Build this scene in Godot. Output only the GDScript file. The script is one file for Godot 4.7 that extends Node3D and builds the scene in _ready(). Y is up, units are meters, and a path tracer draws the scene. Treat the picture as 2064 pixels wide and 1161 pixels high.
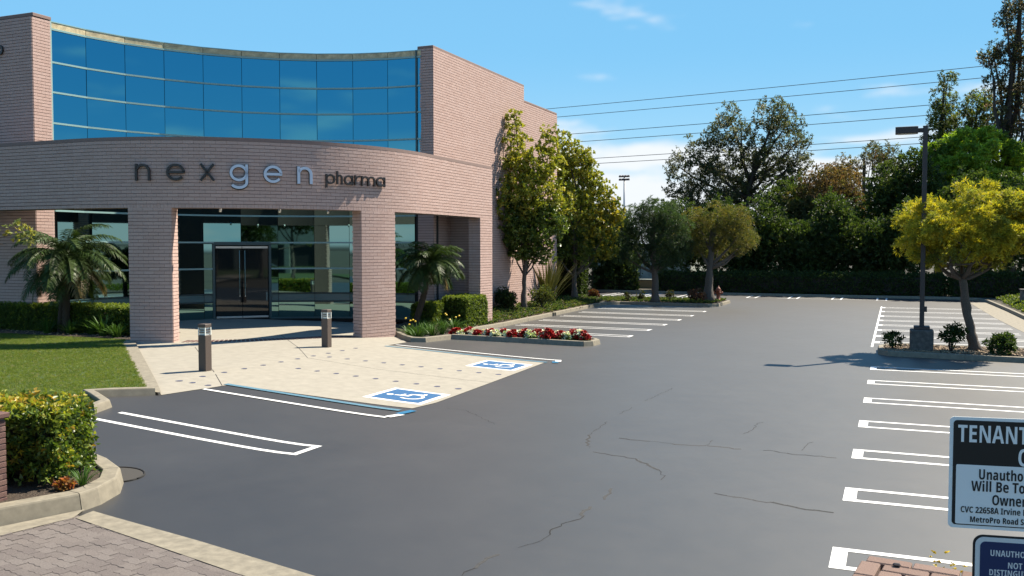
extends Node3D
# A brick office building with a curved glass front beside a sealed car park, in clear midday sun.
# Metres, y up. x runs across the car park, -z along its aisle; the camera stands at the origin.

const EYE := Vector3(0, 3.05, 0)
var rng := RandomNumberGenerator.new()
var noise := FastNoiseLite.new()
var M := {}
var used := {}

# ------------------------------------------------------------------ naming
func numbered(called: String) -> String:
	var n: int = used.get(called, 0)
	used[called] = n + 1
	return called if n == 0 else "%s_%03d" % [called, n]

func thing(called: String, label: String, category: String, at := Vector3.ZERO, turn := 0.0, group := "") -> Node3D:
	var o := Node3D.new()
	o.name = numbered(called)
	add_child(o)
	o.position = at
	o.rotation.y = turn
	tag(o, label, category, group)
	return o

func tag(o: Node, label: String, category := "", group := "") -> void:
	o.set_meta("label", label)
	if category: o.set_meta("category", category)
	if group: o.set_meta("group", group)

func part(called: String, mesh: Mesh, m: Material, parent: Node, xf := Transform3D.IDENTITY) -> MeshInstance3D:
	var o := MeshInstance3D.new()
	o.name = called
	o.mesh = mesh
	o.material_override = m
	o.transform = xf
	parent.add_child(o, true)
	return o

func struct(called: String, mesh: Mesh, m: Material, parent: Node = null) -> MeshInstance3D:
	var o := MeshInstance3D.new()
	o.mesh = mesh
	o.material_override = m
	if parent:
		o.name = called
		parent.add_child(o, true)
	else:
		o.name = numbered(called)
		add_child(o)
		o.set_meta("kind", "structure")
	return o

func copy_of(o: Node3D, at: Vector3, turn: float, label: String, group := "", size := 1.0) -> Node3D:
	var c: Node3D = o.duplicate()
	var base := String(o.name).rstrip("0123456789").trim_suffix("_")
	c.name = numbered(base)
	add_child(c)
	c.position = at
	c.rotation.y = turn
	c.scale = Vector3.ONE * size
	c.set_meta("label", label)
	if group: c.set_meta("group", group)
	return c

# ------------------------------------------------------------------ materials
func grey_noise(freq: float, octaves: int, lo: float, hi: float, sd: int, size := 512, cellular := false) -> NoiseTexture2D:
	var f := FastNoiseLite.new()
	f.seed = sd
	f.frequency = freq
	f.noise_type = FastNoiseLite.TYPE_CELLULAR if cellular else FastNoiseLite.TYPE_SIMPLEX_SMOOTH
	f.fractal_octaves = octaves
	f.fractal_gain = 0.62
	var t := NoiseTexture2D.new()
	t.width = size
	t.height = size
	t.seamless = true
	t.noise = f
	var g := Gradient.new()
	g.offsets = PackedFloat32Array([0.0, 1.0])
	g.colors = PackedColorArray([Color(lo, lo, lo), Color(hi, hi, hi)])
	t.color_ramp = g
	return t

func bumps(freq: float, octaves: int, sd: int, strength: float, size := 512) -> NoiseTexture2D:
	var t := grey_noise(freq, octaves, 0, 1, sd, size)
	t.as_normal_map = true
	t.bump_strength = strength
	t.color_ramp = null
	return t

func mat(called: String, c: Color, rough: float, tex: Texture2D = null, per_metre := 1.0, nrm: Texture2D = null, nscale := 1.0) -> StandardMaterial3D:
	# c is a linear, real-world base colour
	var m := StandardMaterial3D.new()
	m.resource_name = called
	m.albedo_color = c.linear_to_srgb()
	m.roughness = rough
	m.metallic_specular = 0.5
	if tex or nrm:
		m.uv1_triplanar = true
		m.uv1_world_triplanar = true
		m.uv1_scale = Vector3.ONE * per_metre
	if tex: m.albedo_texture = tex
	if nrm:
		m.normal_enabled = true
		m.normal_texture = nrm
		m.normal_scale = nscale
	M[called] = m
	return m

func leafy(called: String, c: Color, rough := 0.45, through := 0.7) -> StandardMaterial3D:
	var m := mat(called, c, rough)
	m.vertex_color_use_as_albedo = true
	m.cull_mode = BaseMaterial3D.CULL_DISABLED
	m.backlight_enabled = true
	m.backlight = Color(through, through, through * 0.7)
	return m

func L(r: float, g: float, b: float) -> Color:
	return Color(r, g, b)

# ------------------------------------------------------------------ the lie of the land
const SLOPE := [[-200.0, .006], [-33.0, .006], [-31.0, .012], [-26.0, .035], [-22.0, .055], [-16.0, .07], [-14.0, .075], [60.0, .075]]
func slope_height(x: float, z: float) -> float:
	# the car park is level on the right; left of its aisle it climbs to the building's forecourt
	var d := maxf(0.0, -8.3 - x)
	if d == 0.0: return 0.0
	var s := .075
	for i in SLOPE.size() - 1:
		if z <= SLOPE[i + 1][0]:
			s = remap(z, SLOPE[i][0], SLOPE[i + 1][0], SLOPE[i][1], SLOPE[i + 1][1])
			break
	return minf(s * d * d / (d + .6), .34)

const GRID := .4
func ground_at(x: float, z: float) -> float:   # straight between the points of a 0.4 m grid, so that sheets and paint lie flush
	if x > -7.8: return 0.0
	var gx := floorf(x / GRID) * GRID; var gz := floorf(z / GRID) * GRID
	var u := (x - gx) / GRID; var v := (z - gz) / GRID
	return lerpf(lerpf(slope_height(gx, gz), slope_height(gx + GRID, gz), u), lerpf(slope_height(gx, gz + GRID), slope_height(gx + GRID, gz + GRID), u), v)

func on(x: float, z: float, up := 0.0) -> Vector3:
	return Vector3(x, ground_at(x, z) + up, z)

# ------------------------------------------------------------------ shapes
func begin(flat := true) -> SurfaceTool:
	var st := SurfaceTool.new()
	st.begin(Mesh.PRIMITIVE_TRIANGLES)
	st.set_smooth_group(-1 if flat else 0)
	return st

func done(st: SurfaceTool) -> ArrayMesh:
	st.generate_normals()
	return st.commit()

func tri(st: SurfaceTool, a: Vector3, b: Vector3, c: Vector3) -> void:   # counter-clockwise from outside
	st.add_vertex(a); st.add_vertex(c); st.add_vertex(b)

func quad(st: SurfaceTool, a: Vector3, b: Vector3, c: Vector3, d: Vector3) -> void:
	tri(st, a, b, c); tri(st, a, c, d)

func quad_out(st: SurfaceTool, a: Vector3, b: Vector3, c: Vector3, d: Vector3, inside: Vector3) -> void:
	if (b - a).cross(c - a).dot((a + b + c + d) / 4.0 - inside) >= 0.0: quad(st, a, b, c, d)
	else: quad(st, a, d, c, b)

func tri_out(st: SurfaceTool, a: Vector3, b: Vector3, c: Vector3, inside: Vector3) -> void:
	if (b - a).cross(c - a).dot((a + b + c) / 3.0 - inside) >= 0.0: tri(st, a, b, c)
	else: tri(st, a, c, b)

func box(st: SurfaceTool, centre: Vector3, size: Vector3, bevel := 0.0, basis := Basis.IDENTITY) -> void:
	var h := size / 2.0
	var p := func(v: Vector3) -> Vector3: return centre + basis * v
	var ax := [Vector3.RIGHT, Vector3.UP, Vector3.BACK]
	for a in 3:
		var b := (a + 1) % 3
		var c := (a + 2) % 3
		for s in [-1.0, 1.0]:
			var o: Vector3 = ax[a] * h[a] * s
			var u: Vector3 = ax[b] * (h[b] - bevel)
			var v: Vector3 = ax[c] * (h[c] - bevel)
			quad_out(st, p.call(o - u - v), p.call(o + u - v), p.call(o + u + v), p.call(o - u + v), centre)
		if bevel > 0.0:
			for s in [-1.0, 1.0]:
				for t in [-1.0, 1.0]:
					var w: Vector3 = ax[a] * (h[a] - bevel)
					var e1: Vector3 = ax[b] * h[b] * s + ax[c] * (h[c] - bevel) * t
					var e2: Vector3 = ax[b] * (h[b] - bevel) * s + ax[c] * h[c] * t
					quad_out(st, p.call(e1 - w), p.call(e1 + w), p.call(e2 + w), p.call(e2 - w), centre)
	if bevel > 0.0:
		for sx in [-1.0, 1.0]:
			for sy in [-1.0, 1.0]:
				for sz in [-1.0, 1.0]:
					var k := Vector3(sx, sy, sz)
					var i := h - Vector3.ONE * bevel
					tri_out(st, p.call(Vector3(h.x, i.y, i.z) * k), p.call(Vector3(i.x, h.y, i.z) * k), p.call(Vector3(i.x, i.y, h.z) * k), centre)

func box_mesh(size: Vector3, bevel := 0.0, centre := Vector3.ZERO, basis := Basis.IDENTITY) -> ArrayMesh:
	var st := begin()
	box(st, centre, size, bevel, basis)
	return done(st)

func tube(st: SurfaceTool, pts: Array, radii: Array, sides := 8, caps := true) -> void:
	var rings := []
	var side := Vector3.RIGHT
	for i in pts.size():
		var t: Vector3 = (pts[mini(i + 1, pts.size() - 1)] - pts[maxi(i - 1, 0)]).normalized()
		if absf(t.dot(side)) > 0.95: side = Vector3.FORWARD
		side = (side - t * t.dot(side)).normalized()
		var up := t.cross(side)
		var ring := []
		for k in sides:
			var a := TAU * k / sides
			ring.append(pts[i] + (side * cos(a) + up * sin(a)) * radii[i])
		rings.append(ring)
	for i in pts.size() - 1:
		for k in sides:
			var n := (k + 1) % sides
			quad_out(st, rings[i][k], rings[i][n], rings[i + 1][n], rings[i + 1][k], (pts[i] + pts[i + 1]) / 2.0)
	if caps:
		for k in sides:
			var n := (k + 1) % sides
			tri_out(st, pts[0], rings[0][k], rings[0][n], pts[1])
			tri_out(st, pts[-1], rings[-1][k], rings[-1][n], pts[-2])

func tube_mesh(pts: Array, radii: Array, sides := 8) -> ArrayMesh:
	var st := begin(false)
	tube(st, pts, radii, sides)
	return done(st)

func extrude(poly: PackedVector2Array, y0: float, y1: float) -> ArrayMesh:   # polygon given as (x, z)
	var st := begin()
	var t := Geometry2D.triangulate_polygon(poly)
	for i in range(0, t.size(), 3):
		var a := poly[t[i]]; var b := poly[t[i + 1]]; var c := poly[t[i + 2]]
		tri_out(st, Vector3(a.x, y1, a.y), Vector3(b.x, y1, b.y), Vector3(c.x, y1, c.y), Vector3(a.x, y0 - 1, a.y))
		tri_out(st, Vector3(a.x, y0, a.y), Vector3(b.x, y0, b.y), Vector3(c.x, y0, c.y), Vector3(a.x, y1 + 1, a.y))
	var turn := -1.0 if Geometry2D.is_polygon_clockwise(poly) else 1.0
	for i in poly.size():
		var a := poly[i]; var b := poly[(i + 1) % poly.size()]
		var n := Vector3(b.y - a.y, 0, a.x - b.x) * turn
		var mid := Vector3((a.x + b.x) / 2, (y0 + y1) / 2, (a.y + b.y) / 2)
		quad_out(st, Vector3(a.x, y0, a.y), Vector3(b.x, y0, b.y), Vector3(b.x, y1, b.y), Vector3(a.x, y1, a.y), mid - n)
	return done(st)

func sheet(poly: PackedVector2Array, up: float, step := 0.8, shape = null) -> ArrayMesh:   # a surface that follows the ground
	var st := begin(false)
	var lo := poly[0]; var hi := poly[0]
	for p in poly:
		lo = lo.min(p); hi = hi.max(p)
	lo = (lo / step).floor() * step
	var nx := int(ceil((hi.x - lo.x) / step)); var nz := int(ceil((hi.y - lo.y) / step))
	for i in nx:
		for j in nz:
			var a := lo + Vector2(i, j) * step
			var cell := PackedVector2Array([a, a + Vector2(step, 0), a + Vector2(step, step), a + Vector2(0, step)])
			for piece in Geometry2D.intersect_polygons(cell, poly):
				var t := Geometry2D.triangulate_polygon(piece)
				for k in range(0, t.size(), 3):
					var v := []
					for m in 3:
						var q: Vector2 = piece[t[k + m]]
						v.append(shape.call(q.x, q.y) if shape != null else on(q.x, q.y, up))
					tri_out(st, v[0], v[1], v[2], v[0] - Vector3.UP)
	return done(st)

func dense(pts: Array, step := 0.35) -> Array:
	var out := [pts[0]]
	for i in pts.size() - 1:
		var n := maxi(1, int(ceil(pts[i].distance_to(pts[i + 1]) / step)))
		for k in n: out.append(pts[i].lerp(pts[i + 1], (k + 1.0) / n))
	return out

func side_lines(pts: Array, w0: float, w1: float) -> Array:   # [points shifted by w0, by w1] along the mitred normals
	var a := []; var b := []
	for i in pts.size():
		var d0: Vector2 = (pts[i] - pts[maxi(i - 1, 0)]).normalized()
		var d1: Vector2 = (pts[mini(i + 1, pts.size() - 1)] - pts[i]).normalized()
		if i == 0: d0 = d1
		if i == pts.size() - 1: d1 = d0
		var n0 := Vector2(-d0.y, d0.x); var n1 := Vector2(-d1.y, d1.x)
		var n := (n0 + n1).normalized()
		n /= maxf(0.35, n.dot(n1))
		a.append(pts[i] + n * w0); b.append(pts[i] + n * w1)
	return [a, b]

func ribbon(st: SurfaceTool, pts: Array, width: float, up: float, wobble := 0.0) -> void:   # paint or a crack, lying on the ground
	var p := dense(pts)
	var s := side_lines(p, -width / 2, width / 2)
	for i in p.size() - 1:
		var w0 := Vector2(rng.randf_range(-1, 1), rng.randf_range(-1, 1)) * wobble if wobble > 0 else Vector2.ZERO
		var c := [s[0][i] + w0, s[1][i] + w0 * .4, s[1][i + 1], s[0][i + 1]]
		var v := []
		for q in c: v.append(on(q.x, q.y, up))
		quad_out(st, v[0], v[1], v[2], v[3], v[0] - Vector3.UP)

func kerb_mesh(pts: Array, width := 0.16, height := 0.15, batter := 0.02, section := 3.0) -> ArrayMesh:
	# concrete kerb cast in sections: rounded arris, sloping face, an open joint between sections. Its outer face lies on pts, the body to the left of their direction.
	var st := begin()
	var p := dense(pts, 0.3)
	var r := 0.025
	var prof := [Vector2(0, -.12), Vector2(0, 0.0), Vector2(batter, height - r), Vector2(batter + r * .3, height - r * .3), Vector2(batter + r, height), Vector2(width - .01, height), Vector2(width, height - .01), Vector2(width, -.12)]
	var lines := []
	for q in prof: lines.append(side_lines(p, q.x, q.x)[0])
	var run := 0.0
	for i in p.size() - 1:
		var seg: float = p[i].distance_to(p[i + 1])
		var joint := int((run + seg) / section) != int(run / section)
		run += seg
		var e := 1.0 - (0.012 / seg if joint else 0.0)
		var mid := Vector3.ZERO
		var v0 := []; var v1 := []
		for k in prof.size():
			var a: Vector2 = lines[k][i]
			var b: Vector2 = lines[k][i].lerp(lines[k][i + 1], e)
			v0.append(on(p[i].x, p[i].y, prof[k].y) * Vector3(0, 1, 0) + Vector3(a.x, 0, a.y))
			v1.append(on(p[i + 1].x, p[i + 1].y, prof[k].y) * Vector3(0, 1, 0) + Vector3(b.x, 0, b.y))
			mid += (v0[k] + v1[k]) / (2.0 * prof.size())
		for k in prof.size() - 1: quad_out(st, v0[k], v1[k], v1[k + 1], v0[k + 1], mid)
		if joint or i == p.size() - 2 or i == 0:
			for k in range(1, prof.size() - 1):
				if joint or i == p.size() - 2: tri_out(st, v1[0], v1[k], v1[k + 1], mid)
				if i == 0: tri_out(st, v0[0], v0[k], v0[k + 1], mid)
			if joint and i + 1 < p.size() - 1:
				pass
	return done(st)

func arc_pts(c: Vector2, r: float, a0: float, a1: float, n: int) -> Array:   # angle from +z towards +x, degrees; Vector2(x, z)
	var out := []
	for i in n + 1:
		var a := deg_to_rad(lerpf(a0, a1, float(i) / n))
		out.append(c + Vector2(sin(a), cos(a)) * r)
	return out

func curved_wall(line_out: Array, line_in: Array, y0: float, y1: float) -> ArrayMesh:
	var st := begin()
	for i in line_out.size() - 1:
		var a: Vector2 = line_out[i]; var b: Vector2 = line_out[i + 1]; var c: Vector2 = line_in[i + 1]; var d: Vector2 = line_in[i]
		var m := (a + b + c + d) / 4.0
		var mid := Vector3(m.x, (y0 + y1) / 2, m.y)
		var v := func(q: Vector2, y: float) -> Vector3: return Vector3(q.x, y, q.y)
		quad_out(st, v.call(a, y0), v.call(b, y0), v.call(b, y1), v.call(a, y1), mid)
		quad_out(st, v.call(d, y0), v.call(c, y0), v.call(c, y1), v.call(d, y1), mid)
		quad_out(st, v.call(a, y1), v.call(b, y1), v.call(c, y1), v.call(d, y1), mid)
		quad_out(st, v.call(a, y0), v.call(b, y0), v.call(c, y0), v.call(d, y0), mid)
		if i == 0: quad_out(st, v.call(a, y0), v.call(d, y0), v.call(d, y1), v.call(a, y1), mid)
		if i == line_out.size() - 2: quad_out(st, v.call(b, y0), v.call(c, y0), v.call(c, y1), v.call(b, y1), mid)
	return done(st)

# ------------------------------------------------------------------ foliage
func leaf(st: SurfaceTool, base: Vector3, along: Vector3, length: float, width: float, fold := 0.15, droop := 0.0, side_hint := Vector3.ZERO) -> void:
	var s := along.cross(side_hint if side_hint != Vector3.ZERO else Vector3(rng.randf() - .5, rng.randf() - .5, rng.randf() - .5)).normalized()
	if s == Vector3.ZERO: s = Vector3.RIGHT
	var up := s.cross(along)
	var mid := base + along * length * .45
	var tip := base + along * length - Vector3.UP * droop * length
	var l := mid + s * width / 2 + up * fold * width
	var r := mid - s * width / 2 + up * fold * width
	tri(st, base, l, tip); tri(st, base, tip, r)

func cluster(n: int, length: float, width: float, spread: float, twig: float, sd: int, droop := 0.0, fold := .18) -> ArrayMesh:
	rng.seed = sd
	var st := begin(false)
	for i in n:
		var d := Vector3(rng.randfn(), 0, rng.randfn()).normalized() * spread * rng.randf_range(.4, 1.0) + Vector3.UP * rng.randf_range(.1, 1.0)
		leaf(st, Vector3.UP * rng.randf() * twig + Vector3(rng.randf() - .5, 0, rng.randf() - .5) * twig * .3, d.normalized(), length * rng.randf_range(.65, 1.15), width * rng.randf_range(.75, 1.2), fold, droop)
	st.generate_normals()
	st.index()
	return st.commit()

func joined(called: String, parent: Node, mesh: Mesh, m: Material, xfs: Array, cols: Array, kind := "") -> MeshInstance3D:
	# many leaves (or bricks) as one mesh
	var base := mesh.surface_get_arrays(0)
	var bv: PackedVector3Array = base[Mesh.ARRAY_VERTEX]
	var bn: PackedVector3Array = base[Mesh.ARRAY_NORMAL]
	var bi: PackedInt32Array = base[Mesh.ARRAY_INDEX] if base[Mesh.ARRAY_INDEX] != null else PackedInt32Array(range(bv.size()))
	var v := PackedVector3Array(); var n := PackedVector3Array(); var c := PackedColorArray(); var idx := PackedInt32Array()
	c.resize(bv.size() * xfs.size())
	idx.resize(bi.size() * xfs.size())
	var k := 0
	for i in xfs.size():
		var t: Transform3D = xfs[i]
		v.append_array(t * bv)
		n.append_array(Transform3D(t.basis.orthonormalized(), Vector3.ZERO) * bn)
		var first := i * bv.size()
		for q in bi:
			idx[k] = q + first
			k += 1
		var tint: Color = cols[i]
		tint.a = 1.0
		for q in bv.size(): c[first + q] = tint
	var a := []
	a.resize(Mesh.ARRAY_MAX)
	a[Mesh.ARRAY_VERTEX] = v
	a[Mesh.ARRAY_NORMAL] = n
	a[Mesh.ARRAY_COLOR] = c
	a[Mesh.ARRAY_INDEX] = idx
	var am := ArrayMesh.new()
	if v.size(): am.add_surface_from_arrays(Mesh.PRIMITIVE_TRIANGLES, a)
	var o := part(called, am, m, parent)
	if kind: o.set_meta("kind", kind)
	return o

func scatter(called: String, parent: Node, mesh: Mesh, m: Material, xfs: Array, cols: Array, kind := "") -> Node3D:
	if parent != self: return joined(called, parent, mesh, m, xfs, cols, kind)
	var mm := MultiMesh.new()
	mm.transform_format = MultiMesh.TRANSFORM_3D
	mm.use_colors = true
	mm.mesh = mesh
	mm.instance_count = xfs.size()
	var buf := PackedFloat32Array()
	buf.resize(xfs.size() * 16)
	for i in xfs.size():
		var t: Transform3D = xfs[i]
		var c: Color = cols[i]
		var b := t.basis; var o := t.origin; var k := i * 16
		buf[k] = b.x.x; buf[k + 1] = b.y.x; buf[k + 2] = b.z.x; buf[k + 3] = o.x
		buf[k + 4] = b.x.y; buf[k + 5] = b.y.y; buf[k + 6] = b.z.y; buf[k + 7] = o.y
		buf[k + 8] = b.x.z; buf[k + 9] = b.y.z; buf[k + 10] = b.z.z; buf[k + 11] = o.z
		buf[k + 12] = c.r; buf[k + 13] = c.g; buf[k + 14] = c.b; buf[k + 15] = 1.0
	mm.buffer = buf
	var o := MultiMeshInstance3D.new()
	o.name = called
	o.multimesh = mm
	o.material_override = m
	parent.add_child(o, true)
	if kind: o.set_meta("kind", kind)
	return o

func facing(up: Vector3, size: float) -> Basis:
	var y := up.normalized()
	var x := y.cross(Vector3(rng.randf() - .5, rng.randf() - .5, rng.randf() - .5)).normalized()
	if x == Vector3.ZERO: x = Vector3.RIGHT
	return Basis(x, y, x.cross(y)).scaled_local(Vector3.ONE * size)

# lobes: [centre, radii, how many]; cols: the leaf colours that occur, mixed at random leaf by leaf
func crown(called: String, parent: Node, mesh: Mesh, m: Material, lobes: Array, cols: Array, sd: int, gap := 0.0, gap_freq := 1.0, lift := 0.3, fill := 0.45) -> void:
	rng.seed = sd
	noise.seed = sd
	noise.frequency = gap_freq
	noise.fractal_octaves = 2
	var xfs := []; var tints := []
	for l in lobes:
		var c: Vector3 = l[0]
		var r: Vector3 = l[1]
		for i in int(l[2]):
			var d := Vector3(rng.randfn(), rng.randfn(), rng.randfn()).normalized()
			var p := c + d * r * pow(rng.randf(), fill)
			if gap > -1.0 and noise.get_noise_3dv(p) < gap - 0.35: continue
			var up := d * .8 + Vector3(rng.randf() - .5, rng.randf() - .5 + lift, rng.randf() - .5)
			xfs.append(Transform3D(facing(up, rng.randf_range(.75, 1.25)), p))
			var set_: Array = l[3] if l.size() > 3 else cols
			var a: Color = set_[rng.randi() % set_.size()]
			var b: Color = set_[rng.randi() % set_.size()]
			tints.append(a.lerp(b, rng.randf() * .5) * rng.randf_range(.78, 1.2))
	scatter(called, parent, mesh, m, xfs, tints)

func lobes_in(centre: Vector3, radii: Vector3, n: int, size: float, per: int, sd: int, inner := 0.45, flat := 1.0) -> Array:
	rng.seed = sd
	var out := []
	for i in n:
		var d := Vector3(rng.randfn(), rng.randfn(), rng.randfn()).normalized()
		var k := rng.randf_range(.65, 1.25)
		out.append([centre + d * radii * rng.randf_range(inner, .92), Vector3(size, size * flat, size) * k, int(per * k * k)])
	return out

func limb_to(parent: Node, called: String, from: Vector3, to: Vector3, r0: float, r1: float, m: Material, sag := .12) -> void:
	var pts := []; var rad := []
	var off := Vector3(rng.randf() - .5, -.4, rng.randf() - .5) * from.distance_to(to) * sag
	for i in 6:
		var t := i / 5.0
		pts.append(from.lerp(to, t) + off * sin(t * PI) + Vector3(rng.randf() - .5, rng.randf() - .5, rng.randf() - .5) * .06 * from.distance_to(to) * sin(t * PI))
		rad.append(lerpf(r0, r1, t))
	part(called, tube_mesh(pts, rad, 6), m, parent)

func trunk_mesh(pts: Array, r0: float, r1: float, sd: int, knobs := .12) -> ArrayMesh:
	rng.seed = sd
	var p := []; var r := []
	for i in pts.size() - 1:
		for k in 4: p.append(pts[i].lerp(pts[i + 1], k / 4.0))
	p.append(pts[-1])
	for i in p.size():
		var t := float(i) / (p.size() - 1)
		r.append(lerpf(r0, r1, t) * (1.0 + rng.randf_range(-knobs, knobs)) * (1.0 + .6 * exp(-t * 14.0)))
		if i > 0 and i < p.size() - 1: p[i] += Vector3(rng.randf() - .5, 0, rng.randf() - .5) * r0 * .3
	return tube_mesh(p, r, 10)

func tree(called: String, label: String, category: String, group: String, at: Vector3, trunk: Array, r0: float, bark: Material, lobes: Array, leaves: Mesh, lm: Material, cols: Array, sd: int, o := {}) -> Node3D:
	var t := thing(called, label, category, at, 0.0, group)
	part("trunk", trunk_mesh(trunk, r0, r0 * o.get("taper", .55), sd), bark, t)
	crown("crown", t, leaves, lm, lobes, cols, sd + 1, o.get("gap", 0.1), o.get("gap_freq", 1.0), o.get("lift", .3), o.get("fill", .45))
	rng.seed = sd + 2
	var limbs: int = o.get("limbs", 8)
	for i in mini(limbs, lobes.size()):
		var to: Vector3 = lobes[i * lobes.size() / limbs][0]
		var k := clampf((to.y - trunk[0].y) / maxf(.1, trunk[-1].y - trunk[0].y) - .35, o.get("fork", .55), .98)
		var seg: float = k * (trunk.size() - 1)
		var i0 := mini(int(seg), trunk.size() - 2)
		var from: Vector3 = trunk[i0].lerp(trunk[i0 + 1], seg - i0)
		limb_to(t, "limb", from, to, r0 * .42, r0 * .1, bark)
	return t

# ------------------------------------------------------------------ sky
func make_sky() -> Image:
	# air that pales towards the horizon, with thin fair-weather cloud low down all round
	var w := 2048; var h := 1024
	var im := Image.create(w, h, false, Image.FORMAT_RGBF)
	var n := FastNoiseLite.new()
	n.seed = 11; n.frequency = 1.0; n.fractal_octaves = 6; n.fractal_gain = .55
	var n2 := FastNoiseLite.new()
	n2.seed = 5; n2.frequency = .55; n2.fractal_octaves = 2
	var zen := SKY_ZENITH; var mid := SKY_MID; var low := SKY_LOW
	for y in h / 2 + 2:
		var el := (0.5 - (y + .5) / h) * PI
		var s := maxf(0.0, sin(el))
		var c := low.lerp(mid, smoothstep(0.0, .22, s)).lerp(zen, smoothstep(.12, .8, s))
		for x in w:
			var az := (x + .5) / w * TAU
			var cl := 0.0
			if el < .62 and el > -.01:
				# layers of cloud flattened in height, as seen low over the horizon
				var p := Vector3(cos(az) * 3.4, el * 21.0, sin(az) * 3.4)
				var v := n.get_noise_3dv(p) + .55 * n2.get_noise_3dv(p * .8)
				var cover := smoothstep(.26, .10, el) * .34 + .78 * smoothstep(.15, .04, el)
				cl = smoothstep(.0, .5, v + cover - .46)
			var k := CLOUD
			im.set_pixel(x, y, Color(lerpf(c.r, k.r, cl), lerpf(c.g, k.g, cl), lerpf(c.b, k.b, cl)))
	im.fill_rect(Rect2i(0, h / 2 + 2, w, h / 2 - 2), Color(.16, .15, .14))
	return im

const SKY_ZENITH := Color(.085, .26, .62)
const SKY_MID := Color(.24, .60, .94)
const SKY_LOW := Color(.50, .80, .97)
const CLOUD := Color(.90, .95, .99)

func _ready() -> void:
	var cam := Camera3D.new()
	cam.name = "camera"
	cam.position = EYE
	cam.rotation = Vector3(deg_to_rad(-2.4916), deg_to_rad(22.6577), 0)
	cam.fov = 34.84
	cam.near = .05
	cam.far = 2000.0
	add_child(cam)
	cam.current = true

	var env := Environment.new()
	var sky := Sky.new()
	var pan := PanoramaSkyMaterial.new()
	pan.panorama = ImageTexture.create_from_image(make_sky())
	sky.sky_material = pan
	env.background_mode = Environment.BG_SKY
	env.sky = sky
	env.background_energy_multiplier = .42
	env.tonemap_mode = Environment.TONE_MAPPER_LINEAR
	env.tonemap_exposure = 2.45
	env.sdfgi_enabled = true
	env.ssao_enabled = true
	env.ssil_enabled = true
	var we := WorldEnvironment.new()
	we.name = "world_environment"
	we.environment = env
	add_child(we)

	var sun := DirectionalLight3D.new()
	sun.name = "sun"
	sun.light_color = Color(1.0, .955, .88)
	sun.light_energy = 1.6
	sun.light_angular_distance = .53
	sun.shadow_enabled = true
	sun.look_at_from_position(Vector3(3.0, 6.4, -4.15), Vector3.ZERO)
	add_child(sun)

	make_materials()
	build_land()
	build_office()
	build_sign()
	build_forecourt()
	build_planting()
	build_lamps()
	build_trees()
	build_beyond()
	build_foreground()
	build_opposite()

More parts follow.
